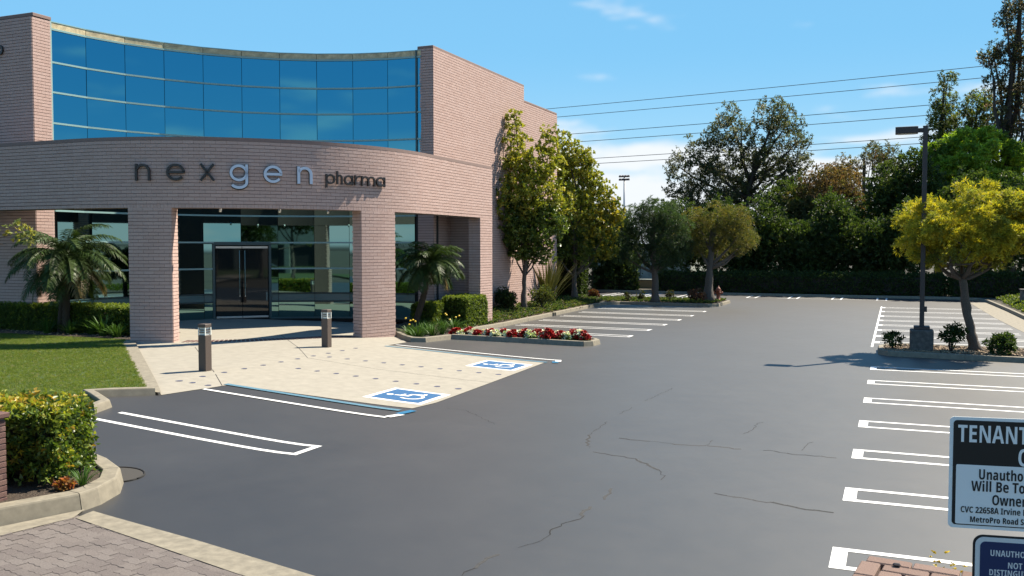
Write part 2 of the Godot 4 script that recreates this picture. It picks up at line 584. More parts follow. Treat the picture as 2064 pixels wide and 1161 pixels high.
# ------------------------------------------------------------------ materials of the place
func make_materials() -> void:
	var fine := grey_noise(.03, 5, .80, 1.0, 3)
	var rough := bumps(.06, 4, 4, 6.0)
	var blotch := grey_noise(.006, 7, .52, 1.0, 9, 1024)
	mat("asphalt", L(.0165, .0160, .0143), .54, grey_noise(.004, 8, .74, 1.0, 21, 1024), .085)
	M.asphalt.metallic_specular = .68
	M.asphalt.roughness_texture = grey_noise(.02, 7, .93, 1.0, 23, 1024)
	M.asphalt.clearcoat_enabled = true
	M.asphalt.clearcoat = .3
	M.asphalt.clearcoat_roughness = .55
	M.asphalt.uv1_scale = Vector3.ONE * .085
	mat("concrete", L(.285, .262, .212), .85, grey_noise(.012, 8, .89, 1.0, 31, 1024), .22)
	mat("kerb_concrete", L(.25, .222, .165), .85, grey_noise(.012, 7, .76, 1.0, 33, 1024), .45)
	mat("weathered_concrete", L(.15, .14, .125), .9, grey_noise(.012, 6, .6, 1.0, 35, 512), .8, rough, .15)
	mat("white_paint", L(.72, .72, .70), .6, grey_noise(.03, 5, .90, 1.0, 41), .8)
	mat("blue_paint", L(.008, .14, .28), .6, grey_noise(.03, 5, .80, 1.0, 42), .8)
	mat("pale_blue_paint", L(.10, .23, .31), .6, grey_noise(.03, 5, .7, 1.0, 43), 1.2)
	mat("symbol_blue", L(.018, .105, .25), .6, grey_noise(.03, 5, .82, 1.0, 44), .8)
	mat("dot_blue", L(.05, .056, .10), .6)
	mat("crack", L(.012, .012, .0115), .95)
	mat("crack_filler", L(.034, .034, .033), .9)
	mat("manhole", L(.055, .050, .042), .8, grey_noise(.05, 5, .6, 1.0, 36), 3.0)
	mat("soil", L(.11, .08, .055), 1.0, grey_noise(.05, 5, .45, 1.0, 51), .9, bumps(.07, 5, 12, 14.0), 1.0)
	mat("turf", L(.06, .10, .018), 1.0, grey_noise(.02, 6, .6, 1.0, 52), .6)
	mat("earth", L(.09, .08, .055), 1.0, grey_noise(.01, 6, .6, 1.0, 53), .05)
	mat("mortar", L(.17, .125, .115), .95, fine, 1.0)
	var grain := grey_noise(.05, 5, .86, 1.0, 61)
	var pit := bumps(.10, 4, 62, 5.0)
	mat("brick_bulk", L(1, 1, 1), .85, grain, 1.6, pit, .5)
	M.brick_bulk.vertex_color_use_as_albedo = true
	for i in BRICKS.size(): mat("brick_%d" % i, BRICKS[i], .85, grain, 1.6, pit, .5)
	mat("coping", L(.24, .165, .145), .85, grain, 1.2)
	mat("mirror_glass", L(.050, .245, .37), .02)
	M.mirror_glass.metallic = 1.0
	mat("lobby_glass", L(.15, .27, .26), .02)
	M.lobby_glass.metallic = 1.0
	mat("door_glass", L(.012, .015, .015), .03)
	M.door_glass.metallic_specular = .55
	mat("spandrel", L(.055, .13, .135), .25)
	mat("aluminium_teal", L(.23, .37, .36), .4)
	mat("aluminium_dark", L(.045, .085, .09), .4)
	mat("joint", L(.008, .009, .01), .8)
	mat("cream_panel", L(.78, .64, .38), .6, grey_noise(.012, 6, .62, 1.0, 66), .5)
	mat("bright_steel", L(.62, .62, .60), .3)
	M.bright_steel.metallic = .8
	mat("soffit", L(.45, .42, .38), .9)
	mat("interior", L(.03, .03, .03), .9)
	mat("letter_dark", L(.016, .013, .013), .35)
	mat("letter_silver", L(.50, .56, .66), .35)
	mat("bronze", L(.085, .062, .05), .55, grey_noise(.03, 5, .85, 1.0, 71), 1.5)
	mat("dark_bronze", L(.045, .034, .032), .5, grey_noise(.03, 5, .8, 1.0, 72), 1.5)
	mat("lens", L(.62, .64, .60), .25)
	mat("roofing", L(.3, .29, .27), .95)
	# plants
	mat("bark_grey", L(.20, .165, .135), .95, grey_noise(.04, 5, .5, 1.0, 81), 1.5, bumps(.06, 5, 82, 12.0), 1.0)
	mat("bark_dark", L(.10, .08, .066), .95, grey_noise(.04, 5, .5, 1.0, 83), 1.5, bumps(.06, 5, 84, 12.0), 1.0)
	mat("palm_bark", L(.13, .095, .065), 1.0, grey_noise(.05, 4, .4, 1.0, 85), 3.0, bumps(.06, 4, 86, 16.0), 1.0)
	leafy("leaf", L(1, 1, 1), .6, 1.0)
	leafy("leaf_gloss", L(1, 1, 1), .42, .9)
	leafy("leaf_matt", L(1, 1, 1), .6, 1.0)
	leafy("petal", L(1, 1, 1), .6, .5)
	M.palm_leaf = leafy("palm_leaf", L(.06, .105, .024), .45, .6)
	M.palm_leaf_old = leafy("palm_leaf_old", L(.18, .13, .04), .45, .5)
	M.strap = leafy("strap", L(.09, .19, .035), .5, .7)
	M.flax = leafy("flax", L(.17, .175, .05), .45, .5)
	for k in ["palm_leaf", "palm_leaf_old", "strap", "flax"]: M[k].vertex_color_use_as_albedo = false
	var leaf_grain := grey_noise(.03, 4, .6, 1.0, 87)
	for k in ["palm_leaf", "palm_leaf_old", "strap", "flax"]:
		M[k].metallic_specular = .32
		M[k].albedo_texture = leaf_grain
		M[k].uv1_triplanar = true
		M[k].uv1_world_triplanar = true
	leafy("grass_blade", L(1, 1, 1), .6, 1.0)
	mat("chip", L(.30, .22, .15), .95)
	mat("wire", L(.02, .02, .022), .6)
	mat("galvanised", L(.36, .37, .38), .5)
	M.galvanised.metallic = .6
	mat("rust_red", L(.30, .085, .045), .6, grey_noise(.05, 4, .6, 1.0, 91), 3.0)
	mat("pale_wall", L(.30, .33, .29), .9, grey_noise(.01, 5, .8, 1.0, 92), .3)
	mat("tan_metal", L(.30, .20, .10), .7)
	mat("paver_warm", L(.37, .30, .28), .9, grey_noise(.05, 5, .74, 1.0, 93), 1.6, pit, .5)
	mat("paver_bulk", L(1, 1, 1), .9, grey_noise(.05, 5, .74, 1.0, 93), 1.6, pit, .5)
	M.paver_bulk.vertex_color_use_as_albedo = true
	for i in PAVERS.size(): mat("paver_%d" % i, PAVERS[i], .9, grey_noise(.05, 5, .72, 1.0, 94 + i), 1.6, pit, .5)
	for i in DARK_BRICKS.size(): mat("dark_brick_%d" % i, DARK_BRICKS[i], .85, grain, 2.0, pit, .6)
	for i in CAP_BRICKS.size(): mat("cap_brick_%d" % i, CAP_BRICKS[i], .9, grain, 3.0, pit, .8)
	mat("sign_face", L(.86, .85, .81), .45)
	mat("sign_black", L(.014, .013, .014), .4)
	mat("sign_navy", L(.012, .028, .10), .4)
	mat("sign_silver", L(.70, .69, .66), .4)
	mat("car_white", L(.78, .79, .80), .25)
	mat("car_dark", L(.03, .032, .036), .2)
	mat("car_glass", L(.02, .024, .026), .05)
	mat("tyre", L(.02, .02, .02), .9)
	mat("pedestal_stain", L(.19, .13, .09), .95, fine, 2.0)

const BRICKS := [Color(0.505, 0.352, 0.305), Color(0.515, 0.362, 0.315), Color(0.495, 0.343, 0.297), Color(0.508, 0.355, 0.308), Color(0.487, 0.336, 0.29), Color(0.522, 0.37, 0.322)]
const PAVERS := [Color(.158, .134, .120), Color(.172, .146, .130), Color(.148, .124, .112), Color(.182, .156, .140)]
const DARK_BRICKS := [Color(.12, .062, .052), Color(.14, .075, .062), Color(.10, .052, .046), Color(.155, .088, .072)]
const CAP_BRICKS := [Color(.185, .118, .092), Color(.20, .13, .102), Color(.168, .105, .08)]

# ------------------------------------------------------------------ the land
func v2(a: Array) -> PackedVector2Array:
	var p := PackedVector2Array()
	for q in a: p.append(Vector2(q[0], q[1]))
	return p

func pts2(a: Array) -> Array:
	var p := []
	for q in a: p.append(Vector2(q[0], q[1]))
	return p

func build_land() -> void:
	rng.seed = 1
	struct("ground", box_mesh(Vector3(1600, .4, 1600), 0.0, Vector3(0, -.30, -200)), M.earth)
	var lot := struct("car_park", sheet(v2([[-30, -60.4], [5.3, -60.4], [5.3, 14], [-30, 14]]), 0.0, .4), M.asphalt)
	# white double-line stall markings, each a hairpin of paint with a rounded end
	for z in [-9.46, -12.0, -14.42, -16.95, -19.6, -22.33, -24.95]: hairpin(lot, -.54, z, 5.2, .66, true)
	for z in [-31.9, -34.2, -36.7, -39.1, -41.6, -44.3, -47.5, -50.6]: hairpin(lot, -.58, z, 4.1, .62, true)
	for z in [-30.76, -33.4, -35.95, -38.6, -41.2, -44.2]: hairpin(lot, -8.36, z, -13.7, .60, false)
	hairpin(lot, -8.1, -11.47, -12.15, .68, false)
	for x in [-16.8, -14.5, -12.2]: hairpin_z(lot, x, -55.6, -59.9)
	for x in [-8.15, -5.7, -3.2, -.7]: hairpin_z(lot, x, -57.5, -60.2)
	var st := begin()
	ribbon(st, pts2([[-.62, -30.3], [-.62, -51.5]]), .07, .005)
	part("aisle_line", done(st), M.white_paint, lot)
	st = begin()
	ribbon(st, pts2([[-6.6, -57.6], [-.6, -57.9]]), .08, .005)
	part("aisle_line", done(st), M.white_paint, lot)
	# cracks opened again through the sealer
	var cracks := [[[-3.68, -7.6], [-3.66, -8.04], [-3.56, -8.48], [-3.36, -8.83], [-3.37, -9.04], [-3.38, -9.29], [-3.31, -9.55], [-3.24, -9.73], [-3.28, -10.22], [-3.23, -10.5], [-3.23, -10.78], [-3.28, -11.1]],
		[[-4.59, -14.2], [-4.22, -13.11], [-3.81, -12.94], [-3.43, -12.83], [-3.2, -12.6], [-3.01, -12.38], [-2.83, -12.02], [-2.76, -11.69]],
		[[-4.49, -14.1], [-4.03, -14.13], [-3.52, -14.12], [-3.08, -14.03], [-2.56, -14.13], [-2.09, -14.07], [-1.7, -14.16], [-1.35, -14.03], [-.74, -14.04]],
		[[-2.03, -11.41], [-1.76, -11.32], [-1.48, -11.28], [-1.21, -11.21], [-.85, -11.09], [-.51, -11.08]],
		[[-2.66, -14.13], [-2.6, -14.67]], [[-2.26, -15.25], [-2.16, -15.64], [-2.17, -16.27], [-2.08, -16.54]], [[-1.76, -16.64], [-1.66, -16.78], [-1.6, -17.2]],
		[[-1.25, -14.35], [-1.2, -14.81], [-1.14, -15.15], [-1.27, -15.58]], [[-7.85, -15.57], [-7.41, -15.48], [-6.2, -14.3], [-5.09, -14.16]],
		[[-4.57, -14.2], [-4.61, -15.54], [-4.61, -16.69], [-4.54, -18.16], [-4.42, -19.74]], [[-.4, -15.9], [.1, -15.3], [.0, -14.9], [.4, -14.5]]]
	for i in cracks.size():
		var c := jagged(pts2(cracks[i]), .05)
		st = begin()
		var edge := begin()
		var k := 0
		while k < c.size() - 2:
			# open in places, healed in others
			var n := mini(rng.randi_range(2, 7), c.size() - 1 - k)
			if rng.randf() < .62: ribbon(st, c.slice(k, k + n + 1), rng.randf_range(.004, .012) * (1.3 if i in [0, 2] else .8), .003, .006)
			if i < 4 and rng.randf() < .6: ribbon(edge, c.slice(k, k + n + 1), rng.randf_range(.025, .045), .0015, .015)
			k += n
		part("crack", done(st), M.crack, lot)
		if i < 4: part("crack_edge", done(edge), M.crack_filler, lot)
	# manhole lid in the car park by the hedge
	var cover := thing("manhole_cover", "round worn cast cover set flush in the asphalt behind the kerbed hedge nose", "manhole cover", on(-9.45, -9.05, -.004))
	cover.rotation.z = -.062
	var ring := []
	for k in 28: ring.append([cos(TAU * k / 28) * .36, sin(TAU * k / 28) * .36])
	part("lid", extrude(v2(ring), -.03, .010), M.manhole, cover)
	part("frame_ring", tube_ring(.36, .012, .012), M.crack, cover)

	# forecourt slab of sand-coloured concrete between the two lots
	var slab := v2([[-12.67, -13.26], [-12.5, -14.5], [-12.46, -14.98], [-8.42, -15.25], [-8.3, -16.0], [-8.33, -17.0], [-8.4, -18.9], [-8.55, -22.75], [-9.9, -22.85], [-13.5, -23.05], [-13.55, -24.2], [-14.75, -25.7], [-15.4, -27.0], [-16.4, -31.3], [-27, -31.3], [-27, -21.2], [-20.6, -20.6], [-19.45, -19.4]])
	var court := struct("forecourt", sheet(slab, .008, .4), M.concrete)
	for line in [[[-17.6, -23.5], [-15.04, -20.81], [-13.55, -19.16]], [[-13.55, -19.16], [-11.34, -18.85], [-8.4, -18.9]], [[-17.6, -19.7], [-12.5, -14.75]], [[-19.62, -19.2], [-12.88, -13.2]]]:
		st = begin()
		ribbon(st, pts2(line), .018, .0085)
		part("control_joint", done(st), M.crack, court)
	# blue round tiles that outline the walking route and the loading bays
	var dots := []
	for i in 9: dots.append([-12.72 + i * .508, -17.6 - .015 * i])
	for i in 10: dots.append([-13.27 + i * .503, -19.69 - .045 * i])
	for i in 11: dots.append([-13.45 - .03 * i, -14.58 - i * .71])
	for i in 2: dots.append([-13.12 + i * .40, -14.58])
	var disc := []
	for k in 16: disc.append([cos(TAU * k / 16) * .075, sin(TAU * k / 16) * .075])
	var dm := extrude(v2(disc), -.01, .011)
	for d in dots: part("blue_tile", dm, M.dot_blue, court, Transform3D(Basis.IDENTITY, on(d[0], d[1])))
	# loading-bay paint: pale blue over white along both edges, closed at the aisle
	for side in [[-14.98, -14.25, -12.5, 1.0], [-22.72, -23.35, -13.4, -1.0]]:
		st = begin()
		ribbon(st, pts2([[side[2], side[1] + .03], [-8.40, side[1]]]), .10, .012)
		ribbon(st, pts2([[-8.40, side[1] - .05], [-8.28, (side[0] + side[1]) / 2]]), .16, .012)
		part("bay_line", done(st), M.white_paint, court)
		st = begin()
		ribbon(st, pts2([[side[2] - .05, side[0] + .06 * side[3]], [-8.5, side[0] + .05 * side[3]]]), .14, .016)
		part("bay_line", done(st), M.pale_blue_paint, court)
		st = begin()
		ribbon(st, pts2([[-8.27, side[0] - .05], [-8.36, (side[0] + side[1]) / 2]]), .17, .0165)
		part("bay_line", done(st), M.blue_paint, court)
	for at in [[-9.12, -16.32], [-9.32, -21.5]]: access_symbol(court, at[0], at[1])
	# strip of small dark pavers under the front of the screen
	var tile := box_mesh(Vector3(.19, .03, .085), .004)
	for i in 46:
		var a := 25.5 + i * 1.0
		for k in 3:
			var p: Vector2 = arc_pts(Vector2(-22, -27.25), 7.32 - k * .2, a, a, 1)[0]
			if a < 66: part("paver", tile, M["dark_brick_%d" % ((i * 7 + k * 3) % 4)], court, Transform3D(Basis(Vector3.UP, deg_to_rad(a + 90)), on(p.x, p.y, .003)))

	# lawn with its mowing strip and kerb
	struct("lawn_soil", sheet(v2([[-12.95, -13.2], [-19.75, -19.35], [-20.6, -20.2], [-60, -20.2], [-60, -10.9], [-13.5, -10.9], [-12.65, -11.5], [-12.7, -11.9], [-13.55, -12.4]]), .05, 1.0), M.turf)
	var strip := struct("mowing_strip", sheet(v2([[-12.67, -13.26], [-12.95, -13.16], [-19.8, -19.3], [-20.6, -20.1], [-20.4, -20.35], [-19.42, -19.42]]), .055, .6), M.kerb_concrete)
	strip.position.y = .002
	struct("lawn_kerb", kerb_mesh(pts2([[-12.75, -13.2], [-13.38, -12.42], [-12.55, -11.98], [-12.38, -11.45], [-13.6, -10.95], [-24, -10.95]]), .18, .14, .03), M.kerb_concrete)
	# beds
	var bed := func(x: float, z: float) -> Vector3: return Vector3(x, .13 + .30 * clampf((-14.1 - x) / 1.9, 0, 1) + .02 * sin(x * 3.1) * sin(z * 2.3), z)
	struct("wall_bed", sheet(v2([[-13.95, -28.9], [-14.1, -33], [-14.2, -40], [-14.5, -48], [-16.3, -50.5], [-16.3, -32.6], [-16.1, -30.4], [-15.9, -27.4], [-14.75, -25.55], [-13.6, -24.6], [-13.2, -26.0], [-13.7, -28]]), 0.0, .5, bed), M.soil)
	struct("window_bed", sheet(v2([[-20.5, -20.15], [-60, -20.15], [-60, -22.6], [-25.6, -22.6], [-22.0, -21.9], [-20.4, -20.6]]), .07, .8), M.soil)
	struct("bed_kerb", kerb_mesh(pts2([[-13.0, -26.2], [-13.15, -24.7], [-13.5, -24.38], [-13.95, -24.72], [-14.85, -25.75]]), .16, .15, .02), M.kerb_concrete)
	struct("bed_kerb", kerb_mesh(pts2([[-14.02, -38.3], [-13.92, -34.3], [-13.7, -29.4], [-13.55, -28.2]]), .16, .15, .02), M.kerb_concrete)
	struct("bed_kerb", kerb_mesh(pts2([[-15.5, -52.6], [-8.9, -52.3], [-8.4, -51.6], [-8.45, -48.3], [-8.9, -47.8], [-13.6, -47.7], [-14.1, -47.0], [-14.2, -45.5], [-14.04, -38.6]]), .16, .15, .02), M.kerb_concrete)
	# drain gap in the kerb
	var inlet := thing("kerb_drain", "small dark drain outlet breaking the long pale kerb beside the brick side wall", "drain", on(-14.0, -38.45))
	part("cheek", box_mesh(Vector3(.2, .16, .05), .01, Vector3(-.06, .07, .12)), M.kerb_concrete, inlet)
	part("cheek", box_mesh(Vector3(.2, .16, .05), .01, Vector3(-.06, .07, -.12)), M.kerb_concrete, inlet)
	part("grate", box_mesh(Vector3(.05, .1, .2), .005, Vector3(-.12, .05, 0)), M.dark_bronze, inlet)
	struct("far_bed", sheet(v2([[-14.2, -48], [-9.1, -48.0], [-8.6, -48.5], [-8.6, -51.5], [-9.1, -52.1], [-16.2, -52.4]]), .13, .6), M.soil)
	# kerbed bed of bedding flowers running out into the stalls
	struct("flower_bed_kerb", kerb_mesh(pts2([[-13.5, -28.1], [-9.4, -28.3], [-8.8, -28.2], [-8.6, -27.9], [-8.62, -27.25], [-8.85, -26.95], [-9.3, -26.85], [-10.85, -26.68], [-12.2, -26.35], [-13.0, -26.15]]), .17, .16, .03), M.kerb_concrete)
	struct("flower_bed", sheet(v2([[-13.3, -26.2], [-12.2, -26.5], [-10.85, -26.83], [-9.3, -27.0], [-8.95, -27.1], [-8.78, -27.4], [-8.8, -27.9], [-9.3, -28.1], [-13.6, -27.9]]), .14, .5), M.soil)
	# island that carries the lamp
	struct("island_kerb", kerb_mesh(pts2([[5.0, -27.45], [2.9, -27.62], [.4, -27.85], [-.15, -27.95], [-.42, -28.35], [-.45, -29.5], [-.15, -30.2], [.3, -30.35], [5.0, -30.3]]), .16, .15, .02), M.kerb_concrete)
	struct("island_bed", sheet(v2([[5.0, -27.55], [2.9, -27.75], [.4, -28.0], [-.1, -28.1], [-.3, -28.4], [-.32, -29.5], [-.05, -30.1], [.3, -30.22], [5.0, -30.2]]), .125, .6), M.soil)
	# far edges
	struct("rear_kerb", kerb_mesh(pts2([[5.25, -30], [5.2, -40], [5.0, -50], [4.75, -57.5], [4.4, -59.4], [3.6, -60.2], [-30, -60.2]]), .16, .15, .02), M.kerb_concrete)
	struct("gutter", sheet(v2([[3.85, -57.0], [4.7, -57.2], [5.0, -50], [5.2, -40], [5.25, -30.5], [4.75, -30.5], [4.35, -37], [4.05, -45]]), .006, 1.0), M.kerb_concrete)
	struct("rear_bed", sheet(v2([[-40, -60.3], [3.7, -60.3], [4.5, -59.5], [4.9, -57.5], [5.4, -30], [60, -30], [60, -110], [-60, -110], [-60, -60.3]]), .12, 6.0), M.earth)

func tube_ring(r: float, thick: float, y: float) -> ArrayMesh:
	var p := []; var q := []
	for k in 29:
		p.append(Vector3(cos(TAU * k / 28) * r, y, sin(TAU * k / 28) * r))
		q.append(thick)
	return tube_mesh(p, q, 5)

func hairpin(lot: Node, x0: float, z: float, x1: float, gap: float, block: bool) -> void:
	var st := begin()
	var w := .10
	var s := signf(x1 - x0)
	var jit := rng.randf_range(-.015, .015)
	ribbon(st, pts2([[x0, z - gap / 2 + w / 2 + jit], [(x0 + x1) / 2, z - gap / 2 + w / 2 + rng.randf_range(-.02, .02)], [x1, z - gap / 2 + w / 2]]), w, .004)
	ribbon(st, pts2([[x0, z + gap / 2 - w / 2 + jit], [(x0 + x1) / 2, z + gap / 2 - w / 2 + rng.randf_range(-.02, .02)], [x1, z + gap / 2 - w / 2]]), w, .004)
	var cap := .15 if block else .11
	ribbon(st, pts2([[x0 + s * cap / 2, z - gap / 2 + w + jit], [x0 + s * cap / 2, z + gap / 2 - w + jit]]), cap, .004)
	part("stall_marking", done(st), M.white_paint, lot)

func hairpin_z(lot: Node, x: float, z0: float, z1: float) -> void:
	var st := begin()
	for s in [-.25, .25]: ribbon(st, pts2([[x + s, z0], [x + s, z1]]), .1, .004)
	ribbon(st, pts2([[x - .3, z0], [x + .3, z0]]), .1, .0045)
	part("stall_marking", done(st), M.white_paint, lot)

func jagged(pts: Array, by: float) -> Array:
	var out := []
	var d := dense(pts, .12)
	for i in d.size(): out.append(d[i] + Vector2(rng.randf_range(-by, by), rng.randf_range(-by, by)) * (0.0 if i == 0 else .6))
	return out

func access_symbol(court: Node, x: float, z: float) -> void:
	# white-edged blue square with the wheelchair sign, read from the aisle
	var n: Node3D = court
	var st := begin()
	var sq := func(h: float) -> PackedVector2Array: return v2([[x - h, z - h], [x + h, z - h], [x + h, z + h], [x - h, z + h]])
	var p := part("access_symbol", sheet(sq.call(.66), .0095, .4), M.white_paint, n)
	part("symbol_field", sheet(sq.call(.545), .0125, .4), M.symbol_blue, p)
	# picture axes: up the sign is -x (away from the aisle), right of the sign is -z
	var w := func(u: float, v: float) -> Array: return [x - v, z - u]
	var head := []
	for k in 14: head.append(w.call(-.07 + cos(TAU * k / 14) * .075, .36 + sin(TAU * k / 14) * .075))
	st = begin()
	var wheel := []
	for k in 15:
		var a := deg_to_rad(lerpf(140, 395, k / 14.0))
		wheel.append(w.call(-.05 + cos(a) * .235, -.13 + sin(a) * .235))
	ribbon(st, pts2(wheel), .062, .0155)
	ribbon(st, pts2([w.call(-.06, .26), w.call(-.03, -.02), w.call(.17, -.02), w.call(.27, -.27), w.call(.36, -.24)]), .07, .0158)
	ribbon(st, pts2([w.call(-.04, .13), w.call(.14, .11)]), .06, .0161)
	part("symbol_figure", done(st), M.white_paint, p)
	part("symbol_head", sheet(v2(head), .0155, .3), M.white_paint, p)

# ------------------------------------------------------------------ the office building
const ARC := Vector2(-22, -27.25)      # centre of the rounded open brick screen
const ARC_R := 7.5
const LOBBY := Vector2(-17.39, -22.69) # centre of the hollow lobby glazing
const LOBBY_R := 8.16
const UPPER := Vector2(-16.5, -21.55)  # centre of the hollow upper glazing
const UPPER_R := 9.15
var bricks := []                       # [transform, tone, wall it is laid in]
var office: Node3D

func lay(wall: Node, centre: Vector3, along: Vector3, out: Vector3, length: float, height := .086) -> void:
	if along.cross(Vector3.UP).dot(out) < 0.0: along = -along
	var b := Basis(along * length, Vector3.UP * height, out * .06)
	var nudge := rng.randf_range(-.0012, .0012)
	bricks.append([Transform3D(b, centre - out * (.02 - nudge)), rng.randi() % BRICKS.size(), wall])

func brick_line(wall: Node, start: Vector2, end: Vector2, out: Vector2, y0: float, y1: float, first := 0, unit := .30) -> void:
	var d := (end - start).normalized()
	var total := start.distance_to(end)
	var a3 := Vector3(d.x, 0, d.y); var o3 := Vector3(out.x, 0, out.y)
	var rows := int(round((y1 - y0) / .1))
	for r in rows:
		var x := -unit * .5 * ((r + first) % 2) - .001
		while x < total - .01:
			var s := maxf(0.0, x); var e := minf(total, x + unit)
			if e - s > .025:
				var c := start + d * (s + e) / 2
				lay(wall, Vector3(c.x, y0 + (r + .5) * .1, c.y), a3, o3, e - s - .005)
			x += unit

func brick_arc(wall: Node, c: Vector2, r: float, a0: float, a1: float, y0: float, y1: float, unit := .30, row_h := .1) -> void:
	var step := rad_to_deg(unit / r)
	var rows := int(round((y1 - y0) / row_h))
	for k in rows:
		var a := a0 - step * .5 * (k % 2)
		while a < a1 - .02:
			var s := maxf(a0, a); var e := minf(a1, a + step)
			if e - s > step * .1:
				var m := deg_to_rad((s + e) / 2)
				var o := Vector2(sin(m), cos(m))
				var p := c + o * r
				lay(wall, Vector3(p.x, y0 + (k + .5) * row_h, p.y), Vector3(o.y, 0, -o.x), Vector3(o.x, 0, o.y), deg_to_rad(e - s) * r - .005, row_h - .012)
			a += step

func build_office() -> void:
	rng.seed = 2
	office = thing("office_building", "two storey pinkish brick office with rounded open brick screen and hollow blue glass upper storey", "building")
	var F := .30
	# --- rounded brick screen front
	var outer := [Vector2(-40, -19.75), Vector2(-22, -19.75)] + arc_pts(ARC, ARC_R, 2, 90, 44) + [Vector2(-14.5, -32.72)]
	var so := side_lines(outer, .03, .47)
	var a := []; var b := []
	for i in outer.size():
		a.append(so[0][i]); b.append(so[1][i])
	var inward: bool = a[0].y < outer[0].y
	if not inward:
		so = side_lines(outer, -.03, -.47)
		a = so[0]; b = so[1]
	var fascia := part("fascia_wall", curved_wall(a, b, 4.19, 6.15), M.mortar, office)
	brick_line(fascia, Vector2(-30, -19.75), Vector2(-22, -19.75), Vector2(0, 1), 4.30, 6.1)
	brick_line(fascia, Vector2(-14.5, -27.25), Vector2(-14.5, -32.72), Vector2(1, 0), 4.30, 6.1)
	brick_arc(fascia, ARC, ARC_R, 0, 90, 4.30, 6.1)
	brick_arc(fascia, ARC, ARC_R, 0, 90, 4.19, 4.30, .1, .11)
	brick_line(fascia, Vector2(-14.5, -27.25), Vector2(-14.5, -32.72), Vector2(1, 0), 4.195, 4.30, 0, .1)
	brick_line(fascia, Vector2(-30, -19.75), Vector2(-22, -19.75), Vector2(0, 1), 4.195, 4.30, 0, .1)
	var co := side_lines(outer, -.015 if inward else .015, .49 if inward else -.49)
	part("coping", curved_wall(co[0], co[1], 6.10, 6.20), M.coping, office)
	# --- columns under it
	for pair in [[14.0, 23.7], [66.4, 76.9]]:
		var col := part("column", curved_wall(arc_pts(ARC, ARC_R - .03, pair[0] + .2, pair[1] - .2, 4), arc_pts(ARC, ARC_R - .46, pair[0] + .2, pair[1] - .2, 4), 0.0, 4.19), M.mortar, office)
		brick_arc(col, ARC, ARC_R, pair[0], pair[1], F - .1, 4.2)
		for k in 2:
			var t := deg_to_rad(pair[k])
			var o := Vector2(sin(t), cos(t))
			var n := Vector2(o.y, -o.x) * (-1.0 if k == 0 else 1.0)
			brick_line(col, ARC + o * (ARC_R - .012), ARC + o * (ARC_R - .48), n, F - .1, 4.2, 1)
	var ec := part("column", box_mesh(Vector3(.44, 4.3, 1.08), 0, Vector3(-14.755, 2.05, -32.16)), M.mortar, office)
	brick_line(ec, Vector2(-14.5, -31.6), Vector2(-14.5, -32.72), Vector2(1, 0), .1, 4.2)
	brick_line(ec, Vector2(-14.512, -31.6), Vector2(-14.98, -31.6), Vector2(0, 1), .1, 4.2, 1)
	part("end_wall", box_mesh(Vector3(1.08, 1.94, .45), 0, Vector3(-15.5, 5.17, -32.49)), M.mortar, office)
	part("bay_roof", box_mesh(Vector3(1.06, .2, 1.9), 0, Vector3(-15.5, 5.6, -31.4)), M.roofing, office)
	var rw := part("return_wall", box_mesh(Vector3(.86, 6.0, .5), 0, Vector3(-15.58, 3.0, -32.41)), M.mortar, office)
	brick_line(rw, Vector2(-15.15, -32.12), Vector2(-16.0, -32.12), Vector2(0, 1), .1, 6.1)
	brick_line(rw, Vector2(-15.13, -32.13), Vector2(-15.13, -32.66), Vector2(1, 0), .1, 6.1, 1)
	# --- main brick block
	var lt := part("tower_wall", box_mesh(Vector3(14.55, 10.5, .62), 0, Vector3(-32.72, 5.2, -21.67)), M.mortar, office)
	part("block", box_mesh(Vector3(13.2, 9.4, 20), 0, Vector3(-33.4, 4.8, -32.0)), M.mortar, lt)
	brick_line(lt, Vector2(-30, -21.3), Vector2(-25.4, -21.3), Vector2(0, 1), F, 10.4)
	brick_line(lt, Vector2(-25.4, -21.312), Vector2(-25.4, -22.0), Vector2(1, 0), F, 10.4, 1)
	part("coping", box_mesh(Vector3(14.62, .11, .70), .01, Vector3(-32.68, 10.47, -21.67)), M.coping, office)
	var rt := part("side_wall", box_mesh(Vector3(.6, 10.5, 9.0), 0, Vector3(-16.35, 5.25, -35.22)), M.mortar, office)
	brick_line(rt, Vector2(-16.0, -30.7), Vector2(-16.0, -39.75), Vector2(1, 0), .1, 10.5)
	brick_line(rt, Vector2(-16.012, -30.7), Vector2(-16.66, -30.7), Vector2(0, 1), .1, 10.5, 1)
	part("coping", box_mesh(Vector3(.66, .10, 9.06), .01, Vector3(-16.32, 10.54, -35.21)), M.coping, office)
	var rt2 := part("side_wall", box_mesh(Vector3(.6, 9.8, 4.5), 0, Vector3(-16.36, 4.9, -42.0)), M.mortar, office)
	brick_line(rt2, Vector2(-16.01, -39.75), Vector2(-16.01, -44.28), Vector2(1, 0), .1, 9.8)
	part("coping", box_mesh(Vector3(.66, .09, 4.5), .01, Vector3(-16.34, 9.86, -42.04)), M.coping, office)
	# roof and hidden back, so that the sun comes in only where it can
	var arc := PackedVector2Array()
	for p in arc_pts(UPPER, UPPER_R + .35, -90, -180, 20): arc.append(p)
	arc.append_array(v2([[-16.7, -44.2], [-39, -44.2], [-39, -22.5]]))
	part("roof", extrude(arc, 9.4, 9.6), M.roofing, office)
	part("rear_wall", box_mesh(Vector3(23.2, 9.3, .3), 0, Vector3(-28.3, 4.7, -44.0)), M.mortar, office)
	# --- upper glazing: ten bays, four rows, a stained cream band on top
	var up := part("upper_glazing", curved_wall(arc_pts(UPPER, UPPER_R + .06, -91, -180, 40), arc_pts(UPPER, UPPER_R + .2, -91, -180, 40), 5.75, 10.43), M.joint, office)
	var rows := [5.80, 7.15, 8.155, 9.13, 10.20]
